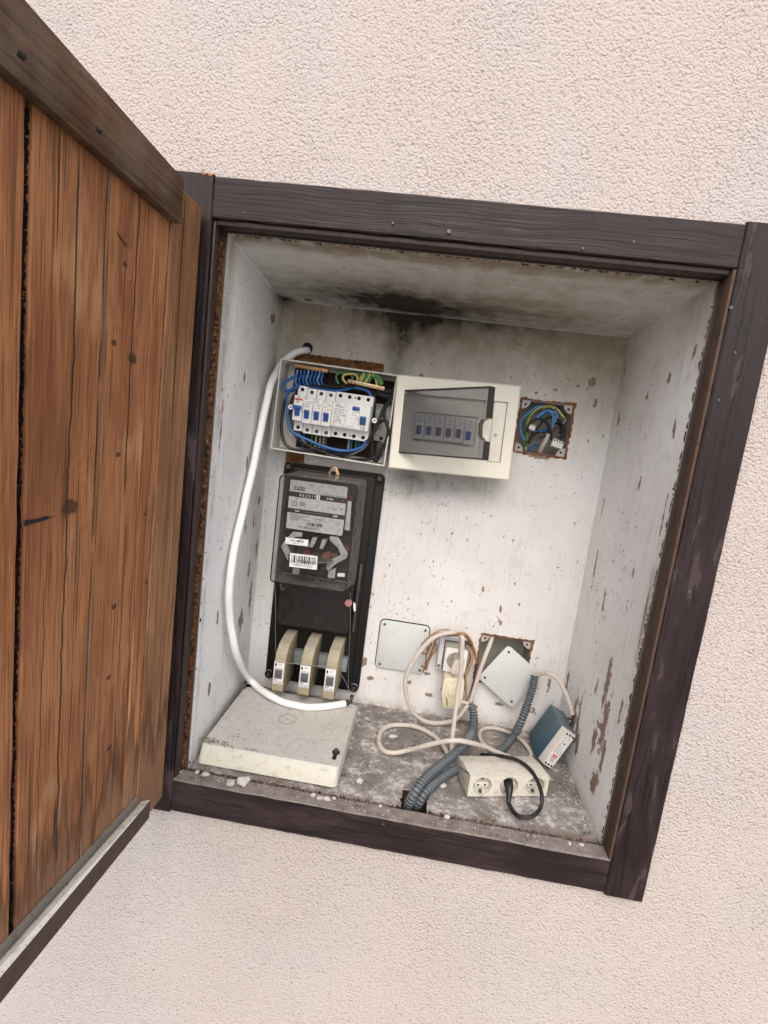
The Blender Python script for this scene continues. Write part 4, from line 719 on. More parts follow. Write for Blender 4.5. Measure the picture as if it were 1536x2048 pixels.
sc_ = obj('screw', MB().cyl((0.0760, -0.0630, -0.0060), 0.0030, 0.003, 'y', 14).box(0.0738, 0.0782, -0.0650, -0.0644, -0.0064, -0.0056, mi=1), [MT['steel'], MT['hole']], cb)
ph = R(44); FM = Matrix.Translation((IX0 + 0.001, FY + 0.002, 0)) @ Matrix.Rotation(-ph, 4, 'Z') @ Matrix.Rotation(R(-2.2), 4, 'Y')     # flap turns about its left edge
FL = 0.195
def flap_part(name, b, m):
    b.v = [tuple(FM @ Vector(v)) for v in b.v]; return obj(name, b, m, cb)
ft, fbm = 0.0575, -0.0545
poly = [(0, fbm), (FL, fbm), (FL, -0.026), (FL - 0.0065, -0.024), (FL - 0.0140, -0.018), (FL - 0.0150, 0.0), (FL - 0.0120, 0.006), (FL - 0.0005, 0.0085), (FL, 0.010), (FL, ft), (0, ft)]
fl_ = MB().prism(poly, 'y', -0.0022, 0.0); flap = flap_part('smoked_flap', fl_, MT['smoke'])
fe = MB()
for (q0, q1) in ((0.0095, ft), (fbm, -0.026)): fe.box(FL - 0.0020, FL + 0.0005, -0.0025, 0.0105, q0, q1)
fe.box(0, FL, -0.0024, 0.0085, ft - 0.0020, ft + 0.0004); fe.box(0, FL, -0.0024, 0.0085, fbm - 0.0004, fbm + 0.0020)
eb = flap_part('flap_edge', fe, MT['smoke_edge'])
no = MB(); N0 = [(FL - 0.0005, -0.026), (FL - 0.0065, -0.024), (FL - 0.0140, -0.018), (FL - 0.0152, 0.0), (FL - 0.0120, 0.006), (FL - 0.0005, 0.0088)]
for a, b in zip(N0[:-1], N0[1:]): no.add([(a[0], -0.0026, a[1]), (b[0], -0.0026, b[1]), (b[0], 0.008, b[1]), (a[0], 0.008, a[1])], [(0, 1, 2, 3)])
flap_part('finger_notch', no, MT['smoke_edge'])
p = MB(); text_mb(p, 'IP40', FL - 0.012, fbm + 0.010, 0.0042, -0.0030, 'RIGHT'); flap_part('printing', p, MT['ink_grey'])
gC = 'breakers behind the smoked flap'; Mb2 = mat4(cb)
names2 = ['breaker with dark blue toggle behind smoked flap, leftmost one', 'breaker with dark toggle behind smoked flap, second from its hinge', 'breaker with grey toggle behind smoked flap, middle of the row', 'breaker with grey toggle behind smoked flap, fourth from the hinge', 'breaker with grey toggle behind smoked flap, next to the blue switch']
src = None
for i, nm in enumerate(names2):
    l = Mb2 @ Vector((-0.0610 + 0.0178 * i, -0.0035, -0.0035))
    if i < 2: small_breaker(nm, l, B2R, gC, tog='blue_tog')
    elif src is None: src = small_breaker(nm, l, B2R, gC, tog='grey_tog')
    else:
        c_ = copy_tree(src); c_.location = l; c_['label'] = nm
small_breaker('breaker with violet blue toggle behind smoked flap, rightmost one', Mb2 @ Vector((-0.0610 + 0.0178 * 5, -0.0035, -0.0055)), B2R, gC, tog='ink_blue')

# ------------------------------------------------------------------ black meter board
mb_ = thing('meter_board', 'tall black bakelite meter board, dusty, on the niche back wall', 'meter board', (0.1400, BY, 0.0262))
def rrect(x0, x1, z0, z1, r, n=5):
    P = []
    for (cx, cz, a0) in ((x1 - r, z1 - r, 0), (x0 + r, z1 - r, 90), (x0 + r, z0 + r, 180), (x1 - r, z0 + r, 270)):
        for k in range(n + 1): a = R(a0 + 90 * k / n); P.append((cx + r * math.cos(a), cz + r * math.sin(a)))
    return P
obj('back_plate', MB().prism(rrect(0.0412, 0.2398, 0.0262, 0.4805, 0.010), 'y', 0.317, BY - 0.0005, 0.0015), MT['black_pl'], mb_, world=True)
obj('raised_panel', MB().prism(rrect(0.0560, 0.2240, 0.0300, 0.4700, 0.008), 'y', 0.3115, 0.3170, 0.0015), MT['black_pl'], mb_, world=True)
obj('terminal_cover', MB().prism(rrect(0.0615, 0.2085, 0.1560, 0.2640, 0.006), 'y', 0.2900, 0.3115, 0.003), m_plastic('glossy_black_cover', (0.010, 0.008, 0.008), 0.22, 0.10, (0.12, 0.08, 0.07), dust=0.4, scale=90), mb_, world=True)
obj('side_channel', MB().box(0.2130, 0.2185, 0.303, 0.3115, 0.16, 0.30, 0.001), m_simple('grey_channel', (0.05, 0.05, 0.052), 0.4), mb_, world=True)
for (x, z) in ((0.0495, 0.472), (0.2305, 0.472), (0.0500, 0.036), (0.2300, 0.036)):
    s_ = obj('screw_tab', MB().cyl((x, 0.3145, z), 0.0085, 0.006, 'y', 20), MT['black_pl'], mb_, world=True)
    obj('screw', MB().cyl((x - mb_.location.x, 0.310 - BY, z - mb_.location.z), 0.0042, 0.004, 'y', 14).box(x - mb_.location.x - .003, x - mb_.location.x + .003, 0.3076 - BY, 0.3082 - BY, z - mb_.location.z - .0005, z - mb_.location.z + .0005, mi=1), [MT['dark_steel'], MT['hole']], s_)
obj('mounting_rail', MB().box(0.0780, 0.2120, 0.298, 0.3112, 0.0760, 0.1040, 0.0008).box(0.0780, 0.2120, 0.2955, 0.298, 0.1000, 0.1040).box(0.0780, 0.2120, 0.2955, 0.298, 0.0760, 0.0800), MT['zinc'], mb_, world=True)
sw = MB()
for (a, b, y) in (((549, 1163), (553, 1330), 0.245), ((701, 1185), (697, 1385), 0.288), ((549, 1325), (690, 1335), 0.224), ((683, 1350), (703, 1385), 0.285)):
    p0, p1 = PY(*a, y), PY(*b, y); sw.tube([p0, p0.lerp(p1, .3) + Vector((.001, 0, .0005)), p0.lerp(p1, .65) - Vector((.0006, 0, .0008)), p1], 0.0005, 5, 0.006)
p0 = PY(700, 1170, 0.28); sw.tube([p0, p0 + Vector((-.012, -.01, -.010)), p0 + Vector((-.03, -.012, -.006))], 0.0005, 5, 0.004)
p0 = PY(560, 1168, 0.24); sw.tube([p0, p0 + Vector((0.003, 0, -0.008)), p0 + Vector((0.008, 0, -0.010)), p0 + Vector((0.009, 0, -0.006))], 0.0006, 5, 0.002)
p0 = PY(703, 1340, 0.27); 
obj('seal_wire', sw, MT['wire_thin'], mb_, world=True)
c = PY(697, 1206, 0.280); obj('seal', MB().cyl(c, 0.0070, 0.004, 'y', 16).ring((c.x, c.y - 0.003, c.z), 0.003, 0.0045, 0.002), MT['seal'], mb_, world=True, label='pink lead seal')
c = PY(708, 1212, 0.284); obj('seal_tag', MB().prism([(c.x - .002, c.z + .008), (c.x + .003, c.z + .004), (c.x + .0045, c.z - .009), (c.x + .002, c.z - .012), (c.x - .001, c.z - .003)], 'y', c.y, c.y + .001), MT['paper'], mb_, world=True)
c = PY(703, 1164, 0.283); obj('cover_screw', MB().cyl(c, 0.004, 0.012, 'y', 12), MT['dark_steel'], mb_, world=True)

# ------------------------------------------------------------------ electricity meter
em = thing('electricity_meter', 'old electricity meter with clear cover, grey dial plate and barcode sticker', 'electricity meter', (0.1315, 0.3115, 0.2620))
x0, x1, z0, z1 = 0.0595, 0.2025, 0.2640, 0.4640; yb, yf = 0.298, 0.222
obj('case_base', MB().prism(rrect(0.0650, 0.2095, 0.2580, 0.4690, 0.008), 'y', yb, 0.3112, 0.002), MT['meter_in'], em, world=True)
obj('back_wall', MB().box(x0 + 0.006, x1 - 0.004, 0.2900, 0.2975, z0 + 0.006, z1 - 0.004), MT['meter_in'], em, world=True)
def shell(loops, n, close_last=False, mi=0):
    b = MB(); vs = [v for l in loops for v in l]; m = len(loops[0])
    return b.add(vs, [(k * m + a, k * m + (a + 1) % m, (k + 1) * m + (a + 1) % m, (k + 1) * m + a) for k in range(len(loops) - 1) for a in range(m)])
def lp(a, b, c, d, r, y): return [Vector((p[0], y, p[1])) for p in rrect(a, b, c, d, r)]
obj('cover', shell([lp(0.0660, 0.2095, 0.2590, 0.4680, 0.010, yb), lp(0.0645, 0.2080, 0.2600, 0.4675, 0.010, 0.285), lp(x0 + 0.0015, x1 + 0.002, z0 - .001, z1 + .0012, 0.009, 0.240), lp(x0, x1, z0, z1, 0.008, yf + 0.001)], 4), MT['pane_side'], em, world=True)
obj('window', MB().prism(rrect(x0 + 0.001, x1 - 0.001, z0 + 0.001, z1 - 0.001, 0.007), 'y', yf, yf + 0.0015), MT['pane'], em, world=True)
rb = shell([lp(x0 - .0004, x1 + .0004, z0 - .0004, z1 + .0004, 0.008, yf + .0016), lp(x0 - .0004, x1 + .0004, z0 - .0004, z1 + .0004, 0.008, yf - .0008), lp(x0 + .0016, x1 - .0016, z0 + .0016, z1 - .0016, 0.0065, yf - .0008), lp(x0 + .0016, x1 - .0016, z0 + .0016, z1 - .0016, 0.0065, yf + .0006)], 4)
r2 = shell([lp(x0 + .010, x1 - .010, z0 + .010, z1 - .008, 0.006, yf - .0004), lp(x0 + .0112, x1 - .0112, z0 + .0112, z1 - .0092, 0.005, yf - .0004)], 4)
obj('cover_rim', rb, m_simple('black_rim', (0.012, 0.012, 0.013), 0.25), em, world=True)
DY = 0.2480
dA, dB, dC, dD = PY(581, 960, DY), PY(695, 973, DY), PY(685.5, 1071, DY), PY(572, 1057, DY)
dx0, dx1, dz0, dz1 = (dA.x + dD.x) / 2, (dB.x + dC.x) / 2, (dC.z + dD.z) / 2, (dA.z + dB.z) / 2
obj('dial_plate', MB().prism(rrect(dx0, dx1, dz0, dz1, 0.003), 'y', DY, DY + 0.0015), MT['dial'], em, world=True)
p = MB(); y = DY - 0.0006; W = dx1 - dx0; H = dz1 - dz0
def dr(u0, u1, v0, v1, mi, yy=y): p.add([(dx0 + u0 * W, yy, dz1 - v1 * H), (dx0 + u1 * W, yy, dz1 - v1 * H), (dx0 + u1 * W, yy, dz1 - v0 * H), (dx0 + u0 * W, yy, dz1 - v0 * H)], [(0, 1, 2, 3)], mi)
def tx(s, u, v, sz, mi=0, al='LEFT', yy=y - .0006): text_mb(p, s, dx0 + u * W, dz1 - v * H, sz * H, yy, al, mi)
dr(0, 1, 0.235, 0.335, 1); dr(0, 1, 0.575, 0.665, 1)
dr(0.07, 0.27, 0.125, 0.195, 1); tx('SIEMENS', 0.17, 0.160, 0.062, 2, 'CENTER'); tx('Landis & Gyr  Metering', 0.56, 0.215, 0.052, 0); tx('DIN', 0.36, 0.06, 0.04)
for k, ch in enumerate('0620192'): tx(ch, 0.20 + 0.052 * k, 0.288, 0.085, 2 if k < 6 else 0, 'CENTER')
dr(0.20 + 0.052 * 6 - 0.03, 0.20 + 0.052 * 6 + 0.03, 0.24, 0.332, 2, y - .0003); tx('kWh', 0.66, 0.288, 0.07, 2); tx('<', 0.93, 0.288, 0.05, 2)
for (u0, u1, v0, v1) in ((0.07, 0.155, 0.43, 0.52), (0.20, 0.30, 0.43, 0.50)):
    for e in ((u0, u1, v0, v0 + .01), (u0, u1, v1 - .01, v1), (u0, u0 + .008, v0, v1), (u1 - .008, u1, v0, v1)): dr(*e, 0)
tx('OK', 0.25, 0.465, 0.045, 0, 'CENTER'); tx('~', 0.11, 0.475, 0.06, 0, 'CENTER'); tx('\u2020', 0.13, 0.37, 0.06)
tx('-\u25cb', 0.68, 0.475, 0.06); tx('II \u25a1', 0.77, 0.475, 0.055); tx('Y', 0.92, 0.475, 0.085)
dr(0.13, 0.21, 0.612, 0.628, 2, y - .0003); dr(0.28, 0.70, 0.614, 0.622, 3, y - .0003); dr(0.80, 0.86, 0.612, 0.628, 2, y - .0003); tx('\u25b6', 0.845, 0.62, 0.05, 2)
for i, s in enumerate(('Einphasenwechselstrom', 'Zweileiterz\u00e4hler', '75 U/kWh')): tx(s, 0.06, 0.705 + 0.045 * i, 0.042)
tx('10(60) A', 0.50, 0.735, 0.045); tx('230 V', 0.50, 0.785, 0.042); tx('WH 1993', 0.28, 0.785, 0.04); tx('50 Hz', 0.85, 0.735, 0.042); tx('1993', 0.86, 0.785, 0.04); tx('Cl. 2', 0.62, 0.70, 0.036)
bars(p, dx0 + 0.36 * W, dx0 + 0.64 * W, dz1 - 0.885 * H, dz1 - 0.82 * H, y, 5, 0, 50); tx('Nr. 9900537213', 0.22, 0.935, 0.062)
obj('printing', p, [MT['ink'], MT['dial_black'], MT['ink_white'], MT['ink_grey']], em, world=True, smooth=False)
K2 = (500, 920, 5.12)
def kp(a, b, y): return PY(K2[0] + a / K2[2], K2[1] + b / K2[2], y)
def kpoly(pts, y, th):
    q = [kp(a, b, y) for a, b in pts]; return MB().prism([(v.x, v.z) for v in q], 'y', y, y + th, 0.0008)
obj('coil_bracket', kpoly([(440, 735), (535, 745), (530, 790), (460, 790), (375, 870), (415, 960), (385, 1030), (318, 890), (345, 840)], 0.252, 0.008), MT['bracket'], em, world=True)
obj('coil_bracket', kpoly([(815, 780), (900, 790), (1000, 965), (985, 1010), (880, 1065), (800, 1140), (780, 1110), (790, 1040), (930, 975), (900, 900), (815, 825)], 0.252, 0.008), MT['bracket'], em, world=True)
for q in ([(640, 790), (690, 795), (640, 900), (600, 890)], [(740, 810), (790, 815), (745, 915), (710, 905)]): obj('coil_pole', kpoly(q, 0.262, 0.015), MT['bracket'], em, world=True)
for q in ([(440, 1105), (505, 1110), (500, 1175), (432, 1165)], [(800, 1130), (875, 1110), (865, 1215), (795, 1205)]): obj('frame_foot', kpoly(q, 0.262, 0.010), MT['bracket'], em, world=True)
obj('white_tab', kpoly([(895, 1160), (970, 1165), (968, 1200), (893, 1195)], 0.256, 0.005), MT['paper'], em, world=True)
c = kp(640, 985, 0.263); obj('rotor_disc', MB().cyl(c, 0.046, 0.0014, 'z', 40), MT['steel'], em, world=True)
ci = MB(); 
for (a, b, r_, mi) in ((590, 960, .008, 0), (420, 910, .007, 1), (800, 985, .010, 2), (1010, 400, .009, 0), (1000, 900, .006, 0), (870, 985, .007, 2)): ci.cyl(kp(a, b, 0.272), r_, 0.014, 'y', 16, mi=mi)
obj('coil', ci, [MT['magnet'], m_simple('dull_bronze', (0.12, 0.085, 0.05), 0.5, 0.3), m_simple('dull_copper_coil', (0.15, 0.075, 0.045), 0.5, 0.3)], em, world=True)
obj('side_plate', kpoly([(1000, 420), (1040, 425), (1020, 725), (965, 715)], 0.258, 0.003), MT['dial'], em, world=True)
def sticker(pts, y, seed, txt=None, n=50):
    q = [kp(a, b, y) for a, b in pts]; A_, B_, C_, D_ = q; b = MB().add(q, [(0, 1, 2, 3)], 0); e1 = (B_ - A_); e2 = (D_ - A_)
    rn = random.Random(seed); i = 0; off = Vector((0, -0.0003, 0))
    while i < n:
        k = min(n - i, rn.choice((1, 1, 2, 3)));
        u0, u1 = 0.06 + 0.88 * i / n, 0.06 + 0.88 * (i + k) / n; vs = [A_ + e1 * u + e2 * v + off for u, v in ((u0, .12), (u1, .12), (u1, .68 if txt else .75), (u0, .68 if txt else .75))]; b.add(vs, [(0, 1, 2, 3)], 1); i += k + rn.choice((1, 1, 2))
    if txt: pc = A_ + e1 * 0.5 + e2 * 0.82; text_mb(b, txt, pc.x, pc.z, e2.length * 0.21, y - 0.0003, 'CENTER', 1, ang=math.atan2(e1.z, e1.x), sx=1.35)
    return obj('barcode_sticker', b, [MT['paper'], MT['ink']], em, world=True, smooth=False)
sticker([(412, 952), (692, 985), (684, 1125), (402, 1092)], yf - 0.0012, 3, '9900537213')
s2 = [(366, 790), (600, 818), (595, 885), (360, 858)]; q = [kp(a, b, yf - .0012) for a, b in s2]; b = MB().add(q, [(0, 1, 2, 3)], 0)
e1, e2 = q[1] - q[0], q[3] - q[0]
for i in range(20):
    if random.random() < .65: u = .22 + .58 * i / 20; b.add([q[0] + e1 * a_ + e2 * v_ + Vector((0, -.0003, 0)) for a_, v_ in ((u, .2), (u + .022, .2), (u + .022, .55), (u, .55))], [(0, 1, 2, 3)], 1)
pc = q[0] + e1 * .5 + e2 * .76; text_mb(b, '9900537213', pc.x, pc.z, .0026, yf - .0016, 'CENTER', 1, ang=math.atan2(e1.z, e1.x))
obj('small_sticker', b, [MT['paper'], MT['ink']], em, world=True, smooth=False)
c = kp(860, 120, 0.300); lug = MB().prism([(c.x - .0115, c.z - .013), (c.x + .0115, c.z - .013), (c.x + .0115, c.z - .004), (c.x + .006, c.z + .008), (c.x, c.z + .011), (c.x - .006, c.z + .008), (c.x - .0115, c.z - .004)], 'y', 0.2995, 0.3035, 0.0006)
lo_ = obj('hanging_lug', lug, MT['brass'], em, world=True)
obj('lug_hole', MB().cyl(kp(855, 135, 0.2991), 0.0050, 0.001, 'y', 16), MT['hole'], em, world=True); obj('lug_screw', MB().cyl(kp(860, 98, 0.2975), 0.0034, 0.005, 'y', 14), MT['steel'], em, world=True)

# ------------------------------------------------------------------ three tall beige main switches
gM = 'beige main switches below the meter'
ms = thing('main_switch', 'tall beige main switch with red print, leftmost below the meter', 'main switch', (0.0925, 0.3112, 0.0760), group=gM)
pf = [(-0.001, -0.028), (-0.080, -0.031), (-0.086, -0.026), (-0.086, 0.033), (-0.083, 0.0345), (-0.080, 0.046), (-0.062, 0.060), (-0.030, 0.066), (-0.001, 0.066)]
obj('body', MB().prism(pf, 'x', -0.0105, 0.0105, 0.0010), MT['beige_pl'], ms)
obj('face_plate', MB().box(-0.0098, 0.0098, -0.0872, -0.0858, -0.0125, 0.0325, 0.0003), MT['white_pl'], ms)
obj('toggle', MB().prism([(-0.0872, 0.0005), (-0.0890, 0.0010), (-0.0930, 0.0090), (-0.0930, 0.0130), (-0.0872, 0.0150)], 'x', -0.0055, 0.0055, 0.0004), MT['grey_tog'], ms)
obj('toggle_slot', MB().box(-0.0075, 0.0075, -0.0877, -0.0872, -0.0005, 0.0185), m_simple('slot_grey', (0.16, 0.17, 0.18), 0.4), ms)
def ms_print(kind):
    p = MB(); y = -0.0876; rn = random.Random(kind)
    p.add([(-0.008, y, 0.0245), (-0.0045, y, 0.0245), (-0.0045, y, 0.029), (-0.0062, y, 0.0305), (-0.008, y, 0.029)], [(0, 1, 2, 3, 4)]); text_mb(p, 'SEZ', 0.002, 0.0285, 0.0042, y, 'CENTER'); p.add([(-0.008, y, 0.0205), (0.008, y, 0.0205), (0.008, y, 0.0213), (-0.008, y, 0.0213)], [(0, 1, 2, 3)])
    text_mb(p, 'B25', -0.004, -0.0035, 0.0052, y, 'CENTER', 1 if kind == 1 else 0); text_mb(p, '230V', 0.005, -0.0068, 0.0034, y, 'CENTER')
    for (a, b, c, d) in ((-0.008, -0.001, -0.0118, -0.0072), (0.001, 0.008, -0.0118, -0.0092)):
        for e in ((a, b, c, c + .0006), (a, b, d - .0006, d), (a, a + .0006, c, d), (b - .0006, b, c, d)): p.add([(e[0], y, e[2]), (e[1], y, e[2]), (e[1], y, e[3]), (e[0], y, e[3])], [(0, 1, 2, 3)])
    return p
obj('printing', ms_print(1), [MT['ink'], MT['ink_red']], ms, smooth=False)
plain = ms_print(2)
pr_me = None
for (x, z, lb) in ((0.1430, 0.0772, 'tall beige main switch with black print, between two others'), (0.1918, 0.0782, 'tall beige main switch with black print, nearest the pink seal wire')):
    c_ = copy_tree(ms); c_.location = (x, 0.3112, z); c_['label'] = lb
    for ch in c_.children:
        if ch.name.startswith('printing'):
            if pr_me is None:
                pr_me = ch.data.copy(); pr_me.materials.clear(); pr_me.materials.append(MT['ink']); pr_me.materials.append(MT['ink'])
            ch.data = pr_me

# ------------------------------------------------------------------ thick white cable
cp = [PY(616, 701, 0.330), PY(606, 701, 0.316), PY(590, 706, 0.308), PY(572, 719, 0.300), PY(556, 740, 0.290), PX(540, 775, .020), PX(522, 860, .017), PX(503, 950, .017), PX(482, 1040, .017), PX(467, 1110, .017), PX(459, 1180, .018), PX(461, 1240, .020), PX(474, 1310, .030), PZ(500, 1358, 0.050), PZ(542, 1393, 0.040), PZ(592, 1411, 0.0368), PZ(642, 1414, 0.0368), PZ(690, 1407, 0.0372)]
tc = thing('white_cable', 'thick white cable hanging from the wall hole to the floor cover', 'cable', cp[-1])
obj('sheath', MB().tube(cp, 0.0066, 16, 0.006), MT['cable_white'], tc, world=True)
d_ = (cp[-1] - cp[-2]).normalized(); obj('cut_end', MB().tube([cp[-1], cp[-1] + d_ * 0.004 + Vector((0, 0, .001)), cp[-1] + d_ * 0.010 + Vector((0, 0, .004))], lambda t: 0.0056 - 0.0015 * t, 12, 0.002), m_simple('dark_cut_end', (0.055, 0.035, 0.025), 0.7), tc, world=True)

# ------------------------------------------------------------------ loose fuse-box cover lying on the floor
lc = thing('loose_cover', 'yellowed dirty plastic cover lying flat on the niche floor', 'cover', (0.132, 0.155, 0.0))
zt_ = 0.0300; lx0, lx1, ly0, ly1 = 0.0185, 0.2470, 0.0560, 0.2600
b = MB(); L = []
def hl_(x0, x1, y0, y1, r, z): return [Vector((q[0], q[1], z)) for q in rrect(x0, x1, y0, y1, r)]
L = [hl_(lx0 - .001, lx1 + .001, ly0 - .008, ly1 + .001, .008, 0.0005), hl_(lx0 - .0005, lx1, ly0 - .005, ly1, .008, 0.012), hl_(lx0, lx1, ly0, ly1, .008, zt_ - 0.0022), hl_(lx0 + .0022, lx1 - .0022, ly0 + .0022, ly1 - .0022, .007, zt_)]
b = shell(L, 4); m = len(L[0]); b.add(L[-1], [tuple(range(m))]); obj('shell', b, MT['lid_pl'], lc, world=True)
obj('moulded_ring', MB().ring((0, 0, 0), 0.0155, 0.0165, 0.0006, 32, M=Matrix.Translation(PZ(575, 1438, zt_ + .0008)) @ Matrix.Rotation(R(-90), 4, 'X')).ring((0, 0, 0), 0.0008, 0.0018, 0.0006, 12, M=Matrix.Translation(PZ(575, 1438, zt_ + .0008)) @ Matrix.Rotation(R(-90), 4, 'X')), MT['jbox'], lc, world=True)
c = PZ(672, 1505, zt_); o = obj('corner_screw', MB().cyl((c.x, c.y, c.z + .0006), 0.0065, 0.0012, 'z', 18).box(c.x - .0032, c.x + .0032, c.y - .020, c.y - .003, c.z + .0001, c.z + .0010).cyl((c.x, c.y, c.z + .003), 0.0034, 0.006, 'z', 12, mi=1), [MT['hole'], MT['dark_steel']], lc, world=True)
for (a, b_) in ((491, 1372), (703, 1400)):
    c = PZ(a, b_, zt_ + .004); sp_ = MB().cyl((c.x, c.y - .002, zt_ + .006), 0.0026, 0.013, 'z', 10).cyl((c.x, c.y - .002, zt_ + .0125), 0.0042, 0.003, 'z', 10); obj('corner_screw', sp_, MT['dark_steel'], lc, world=True)
b = MB()
for k in range(26):
    t = random.random(); x = lx0 + .002 + .085 * t * t; y = ly0 + .003 + random.uniform(0, .012) * (1 - t); a = random.uniform(0, 6.3); l = random.uniform(.003, .010)
    b.tube([(x, y, zt_ + .001), (x + l * .5 * math.cos(a), y + l * .5 * math.sin(a), zt_ + .003 + .003 * random.random()), (x + l * math.cos(a), y + l * math.sin(a), zt_ + .0015)], 0.0005, 4, 0.003)
o = obj('cobweb_dirt', b, m_simple('web_dirt', (0.16, 0.12, 0.08), 0.9), lc, world=True)

# ------------------------------------------------------------------ closed and open junction boxes
c1 = thing('junction_box', 'closed square junction box with pale cover plate beside the meter board', 'junction box', (0.317, BY, 0.135))
obj('cover_plate', MB().prism(rrect(0.2672, 0.3675, 0.0836, 0.1866, 0.009), 'y', 0.3240, BY - 0.0006, 0.0012), MT['cover_pl'], c1, world=True)
obj('dark_gap', MB().prism(rrect(0.2655, 0.3692, 0.0818, 0.1884, 0.011), 'y', 0.3280, BY - 0.0003), MT['black_gap'], c1, world=True)
for (x, z) in ((0.276, 0.178), (0.359, 0.178), (0.276, 0.092), (0.359, 0.092)): obj('screw', MB().cyl((x, 0.3236, z), 0.0026, 0.0014, 'y', 12), MT['dark_steel'], c1, world=True)
def open_box(label, h, depth):
    t = thing('junction_box', label, 'junction box', ((h[0] + h[1]) / 2, BY, h[2])); e = 0.0015; x0, x1, z0, z1 = h[0] + e, h[1] - e, h[2] + e, h[3] - e; b = MB(); ya, yb_ = BY + 0.001, BY + depth
    vs = [(x0, ya, z0), (x1, ya, z0), (x1, ya, z1), (x0, ya, z1), (x0 + .003, yb_, z0 + .003), (x1 - .003, yb_, z0 + .003), (x1 - .003, yb_, z1 - .003), (x0 + .003, yb_, z1 - .003)]
    b.add(vs, [(4, 5, 6, 7), (0, 1, 5, 4), (1, 2, 6, 5), (2, 3, 7, 6), (3, 0, 4, 7)]); obj('shell', b, MT['jbox'], t, world=True, smooth=False)
    for (sx, sz, x, z) in ((1, 1, x0, z0), (-1, 1, x1, z0), (1, -1, x0, z1), (-1, -1, x1, z1)):
        P = [(x, z)] + [(x + sx * 0.016 * math.cos(a), z + sz * 0.016 * math.sin(a)) for a in [R(90 * k / 6) for k in range(7)]]
        l = obj('corner_lug', MB().prism(P, 'y', BY + 0.0025, BY + 0.012), MT['lug'], t, world=True); q = t.location
        obj('screw_hole', MB().cyl((x + sx * .0075 - q.x, BY + .0022 - q.y, z + sz * .0075 - q.z), 0.0022, 0.001, 'y', 10), MT['hole'], l)
    return t
j1 = open_box('open square junction box full of blue, black and yellow wires', JB, 0.050)
K8 = (1020, 780, 10.97)
for mm, pts, ys, r in (('w_lblue', [(330, 1100), (250, 980), (225, 800), (260, 640), (390, 520), (540, 400), (730, 335)], 0.345, .0022), ('w_lblue', [(590, 610), (690, 520), (800, 455), (900, 470), (950, 560), (955, 680), (930, 820)], 0.338, .0026), ('w_blue', [(600, 640), (700, 560), (820, 490), (900, 480)], 0.343, .0024),
    ('w_lblue', [(930, 470), (1000, 480), (1040, 550), (1000, 660), (960, 720)], 0.341, .0025), ('w_yellow', [(340, 1330), (370, 1000), (350, 840), (385, 700), (480, 520), (640, 400), (830, 345), (950, 360), (1060, 440), (1140, 550), (1200, 620)], [0.352, 0.346, 0.340], .0020), ('w_green', [(360, 1250), (350, 1000), (330, 850), (360, 640), (450, 520), (620, 430), (740, 380)], 0.350, .0020), ('w_yellow', [(720, 430), (800, 370), (900, 370), (990, 420)], 0.346, .0020),
    ('w_black', [(390, 920), (400, 800), (480, 700), (600, 640), (720, 650), (820, 740), (860, 860), (820, 940), (740, 1040), (640, 1040)], 0.338, .0026), ('w_black', [(560, 870), (640, 790), (720, 680), (800, 620), (920, 600)], 0.345, .0026), ('w_black', [(1030, 650), (1130, 740), (1180, 850), (1150, 980), (1080, 1060)], 0.340, .0026), ('w_black', [(980, 730), (1080, 760), (1110, 850), (1090, 960)], 0.348, .0024), ('w_black', [(860, 860), (910, 960), (900, 1060), (930, 1090)], 0.336, .0026), ('w_black', [(400, 1180), (440, 1080), (500, 980), (480, 900)], 0.346, .0026), ('w_brown', [(940, 910), (1000, 860), (1080, 800)], 0.345, .002), ('w_blue', [(560, 900), (680, 905), (800, 890), (920, 820)], 0.347, .0024), ('w_black', [(420, 1180), (470, 1040), (520, 980), (640, 920), (780, 920)], 0.350, .0024), ('w_blue', [(400, 1360), (450, 1280), (560, 1200), (640, 1220)], 0.355, .0024), ('w_grey', [(1240, 640), (1200, 700), (1150, 760)], 0.352, .0024)):
    wire(j1, mm, K8, pts, ys, r)
obj('cable', MB().tube([PY(1020 + 850 / 10.97, 780 + 960 / 10.97, 0.337), PY(1020 + 760 / 10.97, 780 + 1140 / 10.97, 0.342), PY(1020 + 650 / 10.97, 780 + 1350 / 10.97, 0.352)], 0.0045, 10), MT['cord'], j1, world=True)
for (a, b_, w_, h_, an, ll) in ((480, 825, .012, .010, 12, 'small'), (1035, 1190, .022, .015, -12, 'large')):
    c = PY(1020 + a / 10.97, 780 + b_ / 10.97, 0.338); M = Matrix.Translation(c) @ Matrix.Rotation(R(-an if ll == 'large' else an), 4, 'Y') @ Matrix.Rotation(R(-20), 4, 'X')
    o = MB().box(-w_ / 2, w_ / 2, -.004, .004, -h_ / 2, h_ / 2, .0008, M=M)
    for k in range(4): o.cyl((-w_ * .36 + w_ * .24 * k, -.0042, h_ * .28), w_ * .07, .0008, 'y', 8, mi=1, M=M)
    obj('connector', o, [MT['white_pl'], MT['hole']], j1, world=True)
j2 = open_box('open square junction box half hidden by its loose diamond cover', J2, 0.045)
q4 = [PY(1013, 1289, 0.3195), PY(1086, 1354, 0.3130), PY(1027, 1419, 0.3060), PY(956, 1352, 0.3125)]
cv = thing('junction_cover', 'loose square cover plate hanging as a diamond over a junction box', 'cover plate', q4[2])
cvc = sum(q4, Vector()) / 4; ex = (q4[1] - q4[0]).normalized(); ez = (q4[3] - q4[0]); ez = (ez - ex * ez.dot(ex)).normalized(); en = ex.cross(ez).normalized()
if en.y > 0: en = -en
sd = ((q4[1] - q4[0]).length + (q4[3] - q4[0]).length) / 4
